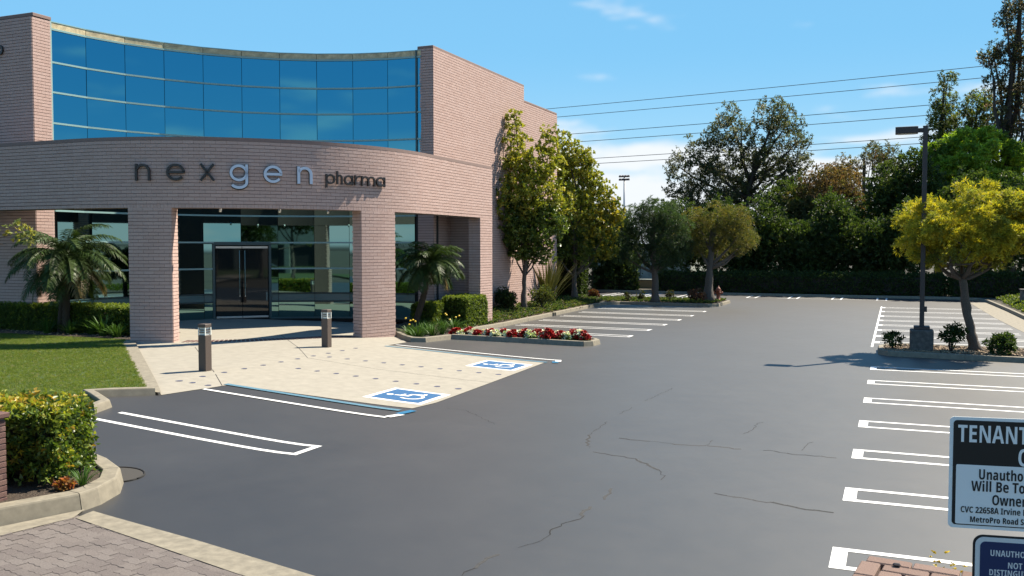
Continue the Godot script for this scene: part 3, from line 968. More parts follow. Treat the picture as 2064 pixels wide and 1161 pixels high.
	for i in 10:
		var a0 := -93.3 - 8.67 * i
		var a1 := a0 - 8.67
		for k in 4: pane(up, UPPER, UPPER_R, a0, a1, rows[k] + .035, rows[k + 1] - .035, M.mirror_glass)
		pane(up, UPPER, UPPER_R - .01, a0, a1, 10.235, 10.43, M.cream_panel, "cream_panel", 0.0)
		var cap0: Vector2 = arc_pts(UPPER, UPPER_R, a0, a1, 1)[0]
	for k in range(1, 5):
		part("mullion", curved_wall(arc_pts(UPPER, UPPER_R - .05, -93.3, -180, 10), arc_pts(UPPER, UPPER_R + .05, -93.3, -180, 10), rows[k] - .03, rows[k] + .03), M.aluminium_teal, up)
	part("mullion", curved_wall(arc_pts(UPPER, UPPER_R - .03, -93.3, -180, 10), arc_pts(UPPER, UPPER_R + .3, -93.3, -180, 10), 10.43, 10.46), M.aluminium_teal, up)
	part("jamb", box_mesh(Vector3(.12, 4.7, .1), 0, Vector3(-25.5, 8.1, -22.03)), M.aluminium_teal, up)
	part("jamb", box_mesh(Vector3(.05, 4.7, .1), 0, Vector3(-16.68, 8.1, -30.66)), M.aluminium_dark, up)
	# --- lobby glazing
	var lg := part("lobby_glazing", curved_wall(arc_pts(LOBBY, LOBBY_R + .06, -90, -180, 40), arc_pts(LOBBY, LOBBY_R + .2, -90, -180, 40), .2, 4.7), M.interior, office)
	part("floor_band", curved_wall(arc_pts(LOBBY, LOBBY_R - .06, -88, -182, 24), arc_pts(LOBBY, LOBBY_R + 1.0, -88, -182, 24), 4.66, 5.80), M.spandrel, lg)
	part("backing", box_mesh(Vector3(.1, 4.5, .95), 0, Vector3(-25.68, 2.45, -22.3)), M.interior, lg)
	part("backing", box_mesh(Vector3(1.5, 4.5, .1), 0, Vector3(-16.7, 2.45, -30.95)), M.interior, lg)
	var lv := [.34, .98, 1.30, 2.26, 3.26, 4.28, 4.68]
	for i in 10:
		var a0 := -86.75 - 9.69 * i
		var a1 := a0 - 9.69
		for k in 6:
			var y0: float = lv[k] + .03; var y1: float = lv[k + 1] - .03
			var m: Material = M.spandrel if k == 1 else M.lobby_glass
			if i == 4 or i == 5:
				# the door fills the inner part of these two bays up to 3.2 m
				if k < 4:
					if i == 4: pane(lg, LOBBY, LOBBY_R, a0, -127.9, y0, minf(y1, 3.2), m)
					else: pane(lg, LOBBY, LOBBY_R, -142.9, a1, y0, minf(y1, 3.2), m)
					continue
			pane(lg, LOBBY, LOBBY_R, a0, a1, y0, y1, m, "spandrel_panel" if k == 1 else "pane")
	for k in range(0, 6):
		for s in [[-86, -127.9], [-142.9, -184]] if k < 4 else [[-86, -184]]:
			var hgt := .03 if k != 2 and k != 1 else .012
			part("mullion", curved_wall(arc_pts(LOBBY, LOBBY_R - .05, s[0], s[1], 12), arc_pts(LOBBY, LOBBY_R + .05, s[0], s[1], 12), lv[k] - hgt, lv[k] + hgt), M.aluminium_teal if k > 2 else M.aluminium_dark, lg)
	part("jamb", box_mesh(Vector3(.1, 4.4, .08), 0, Vector3(-25.5, 2.5, -21.98)), M.aluminium_teal, lg)
	# --- double door facing the corner
	var e0: Vector2 = arc_pts(LOBBY, LOBBY_R, -128.1, -128.1, 1)[0]
	var e2: Vector2 = arc_pts(LOBBY, LOBBY_R, -142.7, -142.7, 1)[0]
	var mid: Vector2 = (e0 + e2) / 2.0
	var dir := (e2 - e0).normalized()
	var nrm := Vector2(dir.y, -dir.x)
	if nrm.dot(Vector2(1, 1)) < 0: nrm = -nrm
	var fb := Basis(Vector3(dir.x, 0, dir.y), Vector3.UP, Vector3(nrm.x, 0, nrm.y))
	if fb.determinant() < 0: fb = Basis(-Vector3(dir.x, 0, dir.y), Vector3.UP, Vector3(nrm.x, 0, nrm.y))
	var half := e0.distance_to(e2) / 2
	var dframe := part("door_frame", door_frame(half), M.aluminium_dark, office, Transform3D(fb, Vector3(mid.x, .34, mid.y)))
	part("backing", box_mesh(Vector3(2 * half, 2.9, .05), 0, Vector3(0, 1.43, -.16)), M.interior, dframe)
	for s in [-1.0, 1.0]:
		var d := part("door", box_mesh(Vector3(half - .09, 2.62, .02), 0, Vector3(s * (half / 2 - .035), 1.40, -.01)), M.door_glass, office, Transform3D(fb, Vector3(mid.x, .34, mid.y)))
		part("top_rail", box_mesh(Vector3(half - .09, .085, .05), .004, Vector3(s * (half / 2 - .035), 2.74, 0)), M.bright_steel, d)
		part("bottom_rail", box_mesh(Vector3(half - .09, .07, .05), .004, Vector3(s * (half / 2 - .035), .07, 0)), M.bright_steel, d)
		part("handle", tube_mesh([Vector3(s * .1, .9, .06), Vector3(s * .1, 2.62, .06)], [.012, .012], 8), M.aluminium_teal, d)
		part("lock_rail", box_mesh(Vector3(.03, .3, .05), .003, Vector3(s * .1, 1.0, .04)), M.bright_steel, d)
	part("notice_plate", box_mesh(Vector3(.06, .33, .01), .002, Vector3(half - .13, .85, .02)), M.pale_wall, office, Transform3D(fb, Vector3(mid.x, .34, mid.y)))
	# small downlights under the edge of the screen
	for deg in [33.5, 47.5, 60.0]:
		var p: Vector2 = arc_pts(ARC, ARC_R - .6, deg, deg, 1)[0]
		part("downlight", tube_mesh([Vector3(p.x, 4.22, p.y), Vector3(p.x, 4.10, p.y)], [.04, .04], 8), M.bright_steel, office)
	lay_bricks()

func door_frame(half: float) -> ArrayMesh:
	var st := begin()
	for s in [-1.0, 1.0]: box(st, Vector3(s * (half - .0), 1.42, 0), Vector3(.09, 2.86, .12), .006)
	box(st, Vector3(0, 2.88, 0), Vector3(half * 2 + .09, .12, .12), .006)
	return done(st)

func pane(parent: Node, c: Vector2, r: float, a0: float, a1: float, y0: float, y1: float, m: Material, called := "pane", wander := .15) -> void:
	var p0: Vector2 = arc_pts(c, r, a0, a0, 1)[0]; var p1: Vector2 = arc_pts(c, r, a1, a1, 1)[0]
	var d := p1 - p0
	var len := d.length() - .018
	d = d.normalized()
	var n := Vector2(-d.y, d.x)
	if n.dot(c - p0) < 0: n = -n
	var x := Vector3(d.x, 0, d.y); var z := Vector3(n.x, 0, n.y)
	if x.cross(Vector3.UP).dot(z) < 0: x = -x
	var b := Basis(x, Vector3.UP, z)
	# each sheet sits a hair off true, as real glazing does
	b = Basis(Vector3.UP, deg_to_rad(rng.randf_range(-wander, wander) * 3.0)) * Basis(x, deg_to_rad(rng.randf_range(-wander, wander) * 1.5)) * b
	var mp := (p0 + p1) / 2
	part(called, box_mesh(Vector3(len, y1 - y0, .014)), m, parent, Transform3D(b, Vector3(mp.x, (y0 + y1) / 2, mp.y)))

func lay_bricks() -> void:
	# those that show largest become parts of their wall, the many others one joined part
	var fwd := Vector3(-.3847, 0, -.923)
	var score := []
	for i in bricks.size():
		var t: Transform3D = bricks[i][0]
		var to := EYE - t.origin
		var d := to.length()
		var n := t.basis.z.normalized()
		var seen_from := n.dot(to / d)
		var side := absf((t.origin - EYE).cross(fwd).y) / maxf(.1, (t.origin - EYE).dot(fwd))
		var s := t.basis.x.length() * seen_from / (d * d)
		if seen_from <= 0.02 or side > .55: s = 0.0
		score.append([s, i])
	score.sort_custom(func(p, q): return p[0] > q[0])
	var cube := BoxMesh.new()
	cube.size = Vector3.ONE
	for k in 300:
		var e: Array = bricks[score[k][1]]
		part("brick", cube, M["brick_%d" % e[1]], e[2], e[0])
	var xfs := []; var cols := []
	for k in range(300, score.size()):
		var e: Array = bricks[score[k][1]]
		xfs.append(e[0])
		cols.append(BRICKS[e[1]])
	scatter("brickwork", office, cube, M.brick_bulk, xfs, cols, "stuff")

# ------------------------------------------------------------------ raised letters on the screen
func stroke(st: SurfaceTool, pts: Array, t: float, depth: float, closed := false) -> void:
	var p := pts.duplicate()
	if closed: p.append(pts[0])
	var a := []; var b := []
	for i in p.size():
		var d0: Vector2 = (p[i] - p[maxi(i - 1, 0)]).normalized() if i > 0 else ((p[0] - p[p.size() - 2]).normalized() if closed else (p[1] - p[0]).normalized())
		var d1: Vector2 = (p[i + 1] - p[i]).normalized() if i < p.size() - 1 else ((p[1] - p[0]).normalized() if closed else d0)
		var n := (Vector2(-d0.y, d0.x) + Vector2(-d1.y, d1.x)).normalized()
		n /= maxf(.5, n.dot(Vector2(-d1.y, d1.x)))
		a.append(p[i] + n * t / 2); b.append(p[i] - n * t / 2)
	for i in p.size() - 1:
		var m: Vector2 = (a[i] + b[i] + a[i + 1] + b[i + 1]) / 4.0
		var mid := Vector3(m.x, m.y, depth / 2)
		var f := func(q: Vector2, z: float) -> Vector3: return Vector3(q.x, q.y, z)
		quad_out(st, f.call(a[i], depth), f.call(b[i], depth), f.call(b[i + 1], depth), f.call(a[i + 1], depth), mid)
		quad_out(st, f.call(a[i], 0), f.call(b[i], 0), f.call(b[i + 1], 0), f.call(a[i + 1], 0), mid)
		quad_out(st, f.call(a[i], 0), f.call(a[i + 1], 0), f.call(a[i + 1], depth), f.call(a[i], depth), mid)
		quad_out(st, f.call(b[i], 0), f.call(b[i + 1], 0), f.call(b[i + 1], depth), f.call(b[i], depth), mid)
		if not closed and i == 0: quad_out(st, f.call(a[0], 0), f.call(b[0], 0), f.call(b[0], depth), f.call(a[0], depth), mid)
		if not closed and i == p.size() - 2: quad_out(st, f.call(a[-1], 0), f.call(b[-1], 0), f.call(b[-1], depth), f.call(a[-1], depth), mid)

func bow(c: Vector2, rx: float, ry: float, a0: float, a1: float, n := 18) -> Array:
	var o := []
	for i in n + 1:
		var a := deg_to_rad(lerpf(a0, a1, float(i) / n))
		o.append(c + Vector2(cos(a) * rx, sin(a) * ry))
	return o

func glyph(ch: String, w: float, x: float, t: float, depth: float) -> ArrayMesh:
	# w wide and x tall (the height of a small letter), drawn with strokes of thickness t
	var st := begin()
	var h := t / 2
	var ring := bow(Vector2(w / 2, x / 2), w / 2 - h, x / 2 - h, 0, 340, 22)
	ring = bow(Vector2(w / 2, x / 2), w / 2 - h, x / 2 - h, 0, 360 - 360.0 / 24, 23)
	var S := func(p: Array, closed := false) -> void: stroke(st, p, t, depth, closed)
	match ch:
		"n":
			S.call([Vector2(h, 0), Vector2(h, x)])
			S.call(bow(Vector2(w / 2, x - w * .5), w / 2 - h, w * .5 - h, 160, 0, 14) + [Vector2(w - h, 0)])
		"h":
			S.call([Vector2(h, 0), Vector2(h, x * 1.36)])
			S.call(bow(Vector2(w / 2, x - w * .55), w / 2 - h, w * .55 - h, 160, 0, 14) + [Vector2(w - h, 0)])
		"m":
			S.call([Vector2(h, 0), Vector2(h, x)])
			var q := (w - t) / 2
			for k in 2:
				S.call(bow(Vector2(h + q * (k + .5), x - q * .6), q / 2, q * .6 - h, 160, 0, 12) + [Vector2(h + q * (k + 1), 0)])
		"r":
			S.call([Vector2(h, 0), Vector2(h, x)])
			S.call(bow(Vector2(w * .95, x - w * .95), w * .95 - h, w * .95 - h, 165, 88, 10))
		"x":
			S.call([Vector2(h * .6, 0), Vector2(w - h * .6, x)])
			S.call([Vector2(h * .6, x), Vector2(w - h * .6, 0)])
		"e":
			S.call(bow(Vector2(w / 2, x / 2), w / 2 - h, x / 2 - h, 0, 322, 24))
			S.call([Vector2(t * .8, x / 2), Vector2(w - h * .2, x / 2)])
		"a":
			S.call(ring, true)
			S.call([Vector2(w - h, 0), Vector2(w - h, x)])
		"p":
			S.call(ring, true)
			S.call([Vector2(h, -x * .36), Vector2(h, x)])
		"g":
			S.call(ring, true)
			S.call([Vector2(w - h, x)] + bow(Vector2(w / 2, -x * .05), w / 2 - h, x * .32, 0, -150, 14))
	return done(st)

func build_sign() -> void:
	var sign_ := thing("wall_sign", "black and silver raised lowercase letters spelling two words on the curved brick screen", "sign")
	# letter, angle of its left edge, angle of its right edge, foot, height of a small letter, stroke, is silver
	for l in [["n", 16.1, 19.45, 4.955, .475, .064, false], ["e", 22.92, 26.85, 4.955, .475, .064, false], ["x", 29.98, 33.0, 4.965, .465, .064, false],
			["g", 36.1, 39.95, 4.955, .48, .075, true], ["e", 43.2, 47.2, 4.93, .50, .075, true], ["n", 50.48, 53.9, 4.93, .50, .078, true],
			["p", 57.0, 59.3, 4.955, .295, .05, false], ["h", 59.67, 61.15, 4.955, .295, .05, false], ["a", 61.54, 63.9, 4.95, .295, .05, false],
			["r", 64.3, 65.85, 4.96, .30, .05, false], ["m", 66.1, 70.05, 4.95, .30, .05, false], ["a", 70.4, 73.1, 4.95, .305, .05, false]]:
		var am := deg_to_rad((l[1] + l[2]) / 2.0)
		var w: float = 2.0 * (ARC_R + .05) * sin(deg_to_rad(l[2] - l[1]) / 2.0)
		var out := Vector3(sin(am), 0, cos(am))
		var right := Vector3(cos(am), 0, -sin(am))
		var at := Vector3(ARC.x, l[3], ARC.y) + out * (ARC_R + .035) - right * w / 2
		part("letter", glyph(l[0], w, l[4], l[5], .06), M.letter_silver if l[6] else M.letter_dark, sign_, Transform3D(Basis(right, Vector3.UP, out), at))
		if l[6]:
			part("letter_back", glyph(l[0], w + .02, l[4] + .02, l[5] + .024, .02), M.letter_dark, sign_, Transform3D(Basis(right, Vector3.UP, out), at - out * .022 - right * .01 - Vector3.UP * .01))
	var other := thing("wall_sign", "dark raised letter high on the plain brick wall at the upper left edge", "sign", Vector3(-26.93, 9.28, -21.27))
	part("letter", glyph("p", .30, .31, .055, .05), M.letter_dark, other)

# ------------------------------------------------------------------ forecourt furniture, lawn
func build_forecourt() -> void:
	rng.seed = 4
	var b := thing("bollard_light", "square brown bollard light on the forecourt nearer the lawn", "bollard", on(-14.0, -15.98), 0.0, "bollard lights on the forecourt")
	part("post", box_mesh(Vector3(.2, .80, .2), .006, Vector3(0, .40, 0)), M.bronze, b)
	var lens := part("lens", box_mesh(Vector3(.15, .17, .15), .004, Vector3(0, .885, 0)), M.lens, b)
	for s in [[1, 0], [-1, 0], [0, 1], [0, -1]]:
		for k in 2:
			var o := Vector3(s[0], 0, s[1]) * .088
			part("louvre", box_mesh(Vector3(.012 if s[0] else .13, .02, .012 if s[1] else .13), 0, o + Vector3(0, .865 + k * .05, 0)), M.dark_bronze, lens)
	for s in [[1, 1], [-1, 1], [1, -1], [-1, -1]]: part("corner_bar", box_mesh(Vector3(.022, .17, .022), 0, Vector3(s[0] * .088, .885, s[1] * .088)), M.lens, lens)
	part("cap", box_mesh(Vector3(.205, .075, .205), .006, Vector3(0, 1.007, 0)), M.bronze, b)
	copy_of(b, on(-14.43, -21.3), 0.0, "square brown bollard light in front of the lobby glass, the one farther from the lawn", "bollard lights on the forecourt")

	# grass
	var st := begin()
	rng.seed = 5
	for i in 7:
		var a := rng.randf() * TAU
		var p := Vector3(cos(a), 0, sin(a)) * rng.randf() * .03
		leaf(st, p, Vector3(rng.randf() - .5, 1.3, rng.randf() - .5).normalized(), rng.randf_range(.03, .055), .006, .1)
	var tuft := done(st)
	var xfs := []; var cols := []
	var area := v2([[-13.0, -13.25], [-19.75, -19.3], [-20.55, -20.15], [-30, -20.15], [-30, -10.95], [-13.5, -10.95], [-12.7, -11.5], [-12.75, -11.9], [-13.6, -12.4]])
	noise.seed = 6
	noise.frequency = .5
	while xfs.size() < 52000:
		var p := Vector2(rng.randf_range(-29, -12.6), rng.randf_range(-20.2, -10.9))
		if not Geometry2D.is_point_in_polygon(p, area): continue
		xfs.append(Transform3D(Basis(Vector3.UP, rng.randf() * TAU).scaled(Vector3(1.25, rng.randf_range(.6, 1.1), 1.25)), on(p.x, p.y, .05)))
		var v := noise.get_noise_2d(p.x, p.y) * .3 + rng.randf() * .6
		cols.append(L(.125, .18, .025).lerp(L(.24, .29, .05), clampf(v, 0, 1)) if rng.randf() > .06 else L(.30, .27, .10))
	var g := scatter("grass", self, tuft, M.grass_blade, xfs, cols, "stuff")
	g.set_meta("label", "short mown green lawn grass")

func strap_clump(called: String, n: int, h: float, spread: float, w: float, m: Material, sd: int, stiff := .5) -> ArrayMesh:
	rng.seed = sd
	var st := begin(false)
	for i in n:
		var a := rng.randf() * TAU
		var out := Vector3(cos(a), 0, sin(a))
		var side := Vector3(-out.z, 0, out.x) * w * .5 * rng.randf_range(.7, 1.2)
		var len := h * rng.randf_range(.7, 1.2)
		var lean := rng.randf_range(.1, 1.0) * spread
		var base := out * rng.randf() * spread * .25
		var prev := base
		for k in range(1, 6):
			var t := k / 5.0
			var p := base + out * lean * t * (1.0 + t * .4) + Vector3.UP * len * (t - (1.0 - stiff) * t * t * (.35 + lean / spread * .5))
			var w0 := side * (1.0 - pow((k - 1) / 5.0, 3.0)); var w1 := side * (1.0 - pow(t, 3.0))
			quad(st, prev - w0, prev + w0, p + w1, p - w1)
			prev = p
	return done(st)

func frond(length: float, rise: float, fall: float, sd: int, leaflet := .40, pairs := 46) -> ArrayMesh:
	# a feather leaf: arching midrib along +z, narrow folded leaflets down both sides
	rng.seed = sd
	var st := begin(false)
	var pts := []; var rad := []
	var dir := 0.0
	var p := Vector3.ZERO
	for i in 13:
		var t := i / 12.0
		pts.append(p)
		rad.append(lerpf(.016, .003, t))
		dir = lerpf(rise, fall, t)
		p += Vector3(rng.randf_range(-.01, .01), sin(dir), cos(dir)) * length / 12.0
	tube(st, pts, rad, 5)
	for i in pairs:
		var t := .12 + .87 * i / float(pairs)
		var f := t * 12.0
		var i0 := mini(int(f), 11)
		var at: Vector3 = pts[i0].lerp(pts[i0 + 1], f - i0)
		var tan_: Vector3 = (pts[i0 + 1] - pts[i0]).normalized()
		var l := leaflet * (.35 + .75 * sin(PI * pow(t, .8))) * rng.randf_range(.85, 1.1)
		for s in [-1.0, 1.0]:
			var up := tan_.cross(Vector3.RIGHT)
			var d: Vector3 = (Vector3.RIGHT * s * .8 + tan_ * .55 + up * -.05 + Vector3(0, rng.randf_range(-.25, .1), 0)).normalized()
			var n: Vector3 = d.cross(tan_).normalized() * s
			var mid := at + d * l * .55
			var tip := at + d * l - Vector3.UP * l * rng.randf_range(.18, .42)
			var w := tan_ * .017
			quad(st, at - w * .6, at + w * .6, mid + w, mid - w)
			tri(st, mid - w, mid + w, tip)
	return done(st)

func palm(label: String, at: Vector3, turn: float, trunks: Array, heart: Vector3, size: float, sd: int, n: int) -> void:
	var t := thing("palm", label, "palm tree", at, turn, "low feather palms in the building's beds")
	for k in trunks.size():
		rng.seed = sd + k
		var p := []; var r := []
		for i in 25:
			var u := i / 24.0
			var a: Vector3 = trunks[k][0].lerp(trunks[k][1], u)
			p.append(a + Vector3(sin(u * 3.0), 0, cos(u * 2.0)) * .05 * sin(u * PI))
			r.append((.095 if i % 2 else .115) * lerpf(1.1, .95, u) * (1.0 if u < .75 else 1.0 + (u - .75) * 2.2))
		part("trunk", tube_mesh(p, r, 11), M.palm_bark, t)
	var kinds := [frond(1.55 * size, 1.15, -.75, sd + 10), frond(1.6 * size, .75, -1.15, sd + 11), frond(1.5 * size, .35, -1.35, sd + 12), frond(1.35 * size, -.15, -1.5, sd + 13)]
	rng.seed = sd + 20
	for i in n:
		var u := i / float(n)
		var k := clampi(int(u * 4.4), 0, 3)
		var b := Basis(Vector3.UP, i * 2.399 + rng.randf_range(-.2, .2)) * Basis(Vector3.RIGHT, rng.randf_range(-.15, .15) - (.25 if u < .12 else 0.0)) * Basis(Vector3.BACK, rng.randf_range(-.3, .3))
		var at_k: Vector3 = heart if trunks.size() == 1 or i % 2 == 0 else heart + Vector3(.18, -.06, .12)
		part("frond", kinds[k], M.palm_leaf_old if u > .86 and rng.randf() < .6 else M.palm_leaf, t, Transform3D(b.scaled_local(Vector3.ONE * rng.randf_range(.85, 1.1)), at_k))

func hedge(called: String, label: String, at: Vector3, turn: float, size: Vector3, leaves: Mesh, lm: Material, per_m2: float, cols: Array, new_cols: Array, new_share: float, sd: int, group := "", base := 0.0, rough := .04) -> Node3D:
	# a clipped hedge: dark woody core with leaves on and just under its faces; fresh shoots sit mostly on the clipped top
	var t := thing(called, label, "hedge", at, turn, group)
	part("branches", box_mesh(Vector3(size.x - .22, size.y - base - .16, size.z - .22), .08, Vector3(0, base + (size.y - base) / 2 - .04, 0)), M.bark_dark, t)
	rng.seed = sd
	var xfs := []; var tints := []
	var h := size / 2.0
	var faces := [[Vector3.UP, Vector3.RIGHT, Vector3.BACK, size.x, size.z, size.y], [Vector3.RIGHT, Vector3.UP, Vector3.BACK, size.y - base, size.z, h.x], [Vector3.LEFT, Vector3.UP, Vector3.BACK, size.y - base, size.z, h.x],
		[Vector3.BACK, Vector3.RIGHT, Vector3.UP, size.x, size.y - base, h.z], [Vector3.FORWARD, Vector3.RIGHT, Vector3.UP, size.x, size.y - base, h.z]]
	for f in faces:
		var n: int = int(float(f[3]) * float(f[4]) * per_m2)
		for i in n:
			var a := rng.randf() - .5; var b := rng.randf() - .5
			var depth := pow(rng.randf(), 2.0) * .16
			var p: Vector3 = f[0] * (f[5] - depth + rng.randfn() * rough) + f[1] * f[3] * a + f[2] * f[4] * b
			if f[0] != Vector3.UP: p.y += base + (size.y - base) / 2
			# clipped corners are a little round
			var e := Vector3(maxf(0, absf(p.x) - h.x + .14), maxf(0, p.y - size.y + .14), maxf(0, absf(p.z) - h.z + .14))
			if e.length() > .19: p -= e * Vector3(signf(p.x), 1, signf(p.z)) * .45
			xfs.append(Transform3D(facing(f[0] + Vector3(rng.randf() - .5, rng.randf() - .2, rng.randf() - .5) * 1.3, rng.randf_range(.75, 1.25)), p))
			var fresh := rng.randf() < (new_share if f[0] == Vector3.UP else new_share * .22)
			var set_: Array = new_cols if fresh else cols
			tints.append(set_[rng.randi() % set_.size()] * rng.randf_range(.8, 1.2))
	scatter("foliage", t, leaves, lm, xfs, tints)
	return t

func shrub(called: String, label: String, at: Vector3, radii: Vector3, leaves: Mesh, lm: Material, n: int, cols: Array, sd: int, o := {}) -> Node3D:
	var t := thing(called, label, o.get("category", "shrub"), at, 0.0, o.get("group", ""))
	rng.seed = sd
	var c := Vector3(0, radii.y * o.get("raise", 1.0), 0)
	var lobes := lobes_in(c, radii * .6, o.get("lobes", 7), radii.x * .5, n / int(o.get("lobes", 7)), sd, .3, radii.y / radii.x)
	for i in int(o.get("stems", 5)):
		var l: Array = lobes[i % lobes.size()]
		limb_to(t, "stem", Vector3((rng.randf() - .5) * .12, 0, (rng.randf() - .5) * .12), l[0], .016, .006, M.bark_dark)
	crown("foliage", t, leaves, lm, lobes, cols, sd + 1, o.get("gap", .0), 3.0, .4, .5)
	return t

func build_planting() -> void:
	var small := cluster(9, .055, .026, 1.0, .05, 101)
	var strap := [strap_clump("a", 80, .64, .46, .034, M.strap, 111, .35), strap_clump("b", 90, .58, .50, .032, M.strap, 112, .3), strap_clump("c", 74, .68, .44, .036, M.strap, 113, .4)]
	# window bed on the left
	hedge("hedge", "low clipped hedge under the left window behind the palm", Vector3(-24.2, .36, -21.55), 0.0, Vector3(7.4, .86, .95), small, M.leaf_matt, 800, [L(.07, .115, .016), L(.09, .135, .02)], [L(.22, .27, .03), L(.18, .25, .03)], .75, 120)
	var n := 0
	for c in [[-24.3, -20.7, "strap-leaved clump at the lawn edge farthest from the brick column, left of the palm trunk"], [-23.4, -20.75, "strap-leaved clump right below the palm trunks at the lawn edge"], [-22.7, -20.95, "strap-leaved clump between the palm trunks and the larger clump by the column"],
			[-22.0, -20.75, "big bushy strap-leaved clump one step left of the brick column"], [-21.3, -20.55, "strap-leaved clump touching the foot of the left brick column"]]:
		var t := thing("strap_leaf_clump", c[2], "plant", on(c[0], c[1], .06), n * 1.3, "strap-leaved clumps along the lawn")
		part("leaves", strap[n % 3], M.strap, t)
		if n == 3: t.scale = Vector3.ONE * 1.25
		n += 1
	palm("double-trunked feather palm before the left window, taller than its bed hedge", Vector3(-23.95, .36, -21.05), 0.0, [[Vector3(-.22, 0, -.05), Vector3(.0, 2.0, 0)], [Vector3(.2, 0, .1), Vector3(.16, 1.9, .1)]], Vector3(.05, 2.35, 0), 1.30, 130, 52)
	# corner bed on the right
	palm("single-trunked feather palm between the right column and the end column", Vector3(-15.55, .40, -28.7), 0.0, [[Vector3(-.12, 0, 0), Vector3(.34, 1.85, -.1)]], Vector3(.36, 2.0, -.1), .98, 150, 36)
	hedge("hedge", "tall end block of clipped bright green hedge against the end column", Vector3(-14.85, .2, -31.0), 0.0, Vector3(.95, 1.02, 1.9), small, M.leaf_matt, 900, [L(.07, .115, .016), L(.09, .135, .02)], [L(.22, .27, .03), L(.18, .25, .03)], .7, 160)
	hedge("hedge", "low shaded clipped hedge running back from the right palm's trunk", Vector3(-15.6, .3, -29.75), 0.0, Vector3(.8, .72, 1.6), small, M.leaf_matt, 800, [L(.07, .115, .016), L(.09, .135, .02)], [L(.22, .27, .03), L(.18, .25, .03)], .7, 161)
	n = 0
	for c in [[-14.35, -25.9, "strap-leaved clump nearest the foot of the right column"], [-13.75, -25.3, "strap-leaved clump at the rounded kerb corner of the right bed"], [-13.75, -26.3, "strap-leaved clump in the middle of the right bed, just left of the first red flowers"], [-14.4, -26.9, "strap-leaved clump behind the others at the right palm"],
			[-13.95, -27.4, "strap-leaved clump between the flower bed and the hedge block"], [-14.1, -28.6, "strap-leaved clump in front of the bright hedge block"], [-14.9, -27.9, "dark strap-leaved clump at the right palm's trunk"]]:
		var t := thing("strap_leaf_clump", c[2], "plant", Vector3(c[0], .17, c[1]), n * 1.7 + .4, "strap-leaved clumps in the corner bed")
		part("leaves", strap[(n + 1) % 3], M.strap, t)
		if n == 0 or n == 5:
			rng.seed = 170 + n
			var st := begin()
			for k in 5: box(st, Vector3(rng.randf() - .5, rng.randf_range(.4, .62), rng.randf() - .5) * Vector3(.5, 1, .5), Vector3(.06, .05, .06), .015)
			part("flowers", done(st), mat("yellow_petal", L(.75, .50, .03), .6), t)
		n += 1
	# flower bed: red and cream plants in turn
	var bloom := cluster(12, .085, .05, 1.5, .03, 180, 0.0, .3)
	var herb := cluster(8, .09, .05, 1.3, .05, 181)
	var reds := []; var creams := []
	for i in 23:
		var t := i / 22.0
		var x := lerpf(-13.05, -8.95, t)
		var z := lerpf(-26.55, -27.42, t) + .1 * sin(i * 2.1)
		var red := i % 2 == 0
		var k := i / 2 + 1
		var ends := "first" if i == 0 else "last"
		var label := "%s flowering bedding plant, %s of its colour counted from the building%s" % ["red" if red else "cream white", ordinal(k), ", at the aisle" if i == 22 else ""]
		var p := thing("red_flower" if red else "cream_flower", label, "flower", Vector3(x, .14, z), rng.randf() * TAU, "red bedding flowers" if red else "cream bedding flowers")
		rng.seed = 190 + i
		p.scale = Vector3(1, .9, 1) * (rng.randf_range(.98, 1.16) if red else rng.randf_range(.88, 1.04))
		var f := []; var fc := []; var g := []; var gc := []
		for q in 46:
			var d := Vector3(rng.randfn(), absf(rng.randfn()) * 1.1, rng.randfn()).normalized()
			f.append(Transform3D(facing(d + Vector3.UP * .5, rng.randf_range(.7, 1.2)), d * Vector3(.17, .27, .17) * rng.randf_range(.75, 1.05) + Vector3.UP * .05))
			fc.append((L(.42, .012, .010) if rng.randf() < .75 else L(.26, .008, .01)) if red else (L(.80, .80, .55) if rng.randf() < .8 else L(.55, .66, .25)))
		for q in 34:
			var d := Vector3(rng.randfn(), absf(rng.randfn()) * .6, rng.randfn()).normalized()
			g.append(Transform3D(facing(d + Vector3.UP * .3, rng.randf_range(.7, 1.2)), d * Vector3(.17, .2, .17) * rng.randf_range(.4, .95)))
			gc.append(L(.06, .13, .025) * rng.randf_range(.7, 1.3))
		scatter("foliage", p, herb, M.leaf_matt, g, gc)
		scatter("flowers", p, bloom, M.petal, f, fc)
	# along the side wall
	var broad := cluster(9, .075, .04, 1.2, .06, 200)
	shrub("round_shrub", "rounded dark green shrub against the brick side wall left of the young tree", Vector3(-15.45, .32, -36.5), Vector3(.58, .6, .58), broad, M.leaf, 900, [L(.03, .055, .015), L(.04, .07, .02)], 201, {"raise": 1.05})
	shrub("sparse_shrub", "sparse yellow green shrub with bare stems in front of the flax", Vector3(-15.0, .3, -39.4), Vector3(.72, .55, .72), broad, M.leaf, 520, [L(.09, .12, .03), L(.14, .15, .04), L(.06, .09, .03)], 203, {"raise": 1.1, "stems": 8, "gap": .15})
	var fl := thing("flax", "large spiky bronze green flax clump at the corner of the side wall", "plant", Vector3(-15.75, .36, -42.2))
	part("leaves", strap_clump("f", 130, 2.2, 1.25, .075, M.flax, 205, .8), M.flax, fl)
	shrub("red_leaf_shrub", "small round reddish shrub at the kerb under the second young tree", Vector3(-15.3, .2, -48.2), Vector3(.36, .36, .36), broad, M.leaf, 420, [L(.16, .05, .03), L(.20, .075, .04), L(.09, .08, .03)], 207)
	n = 0
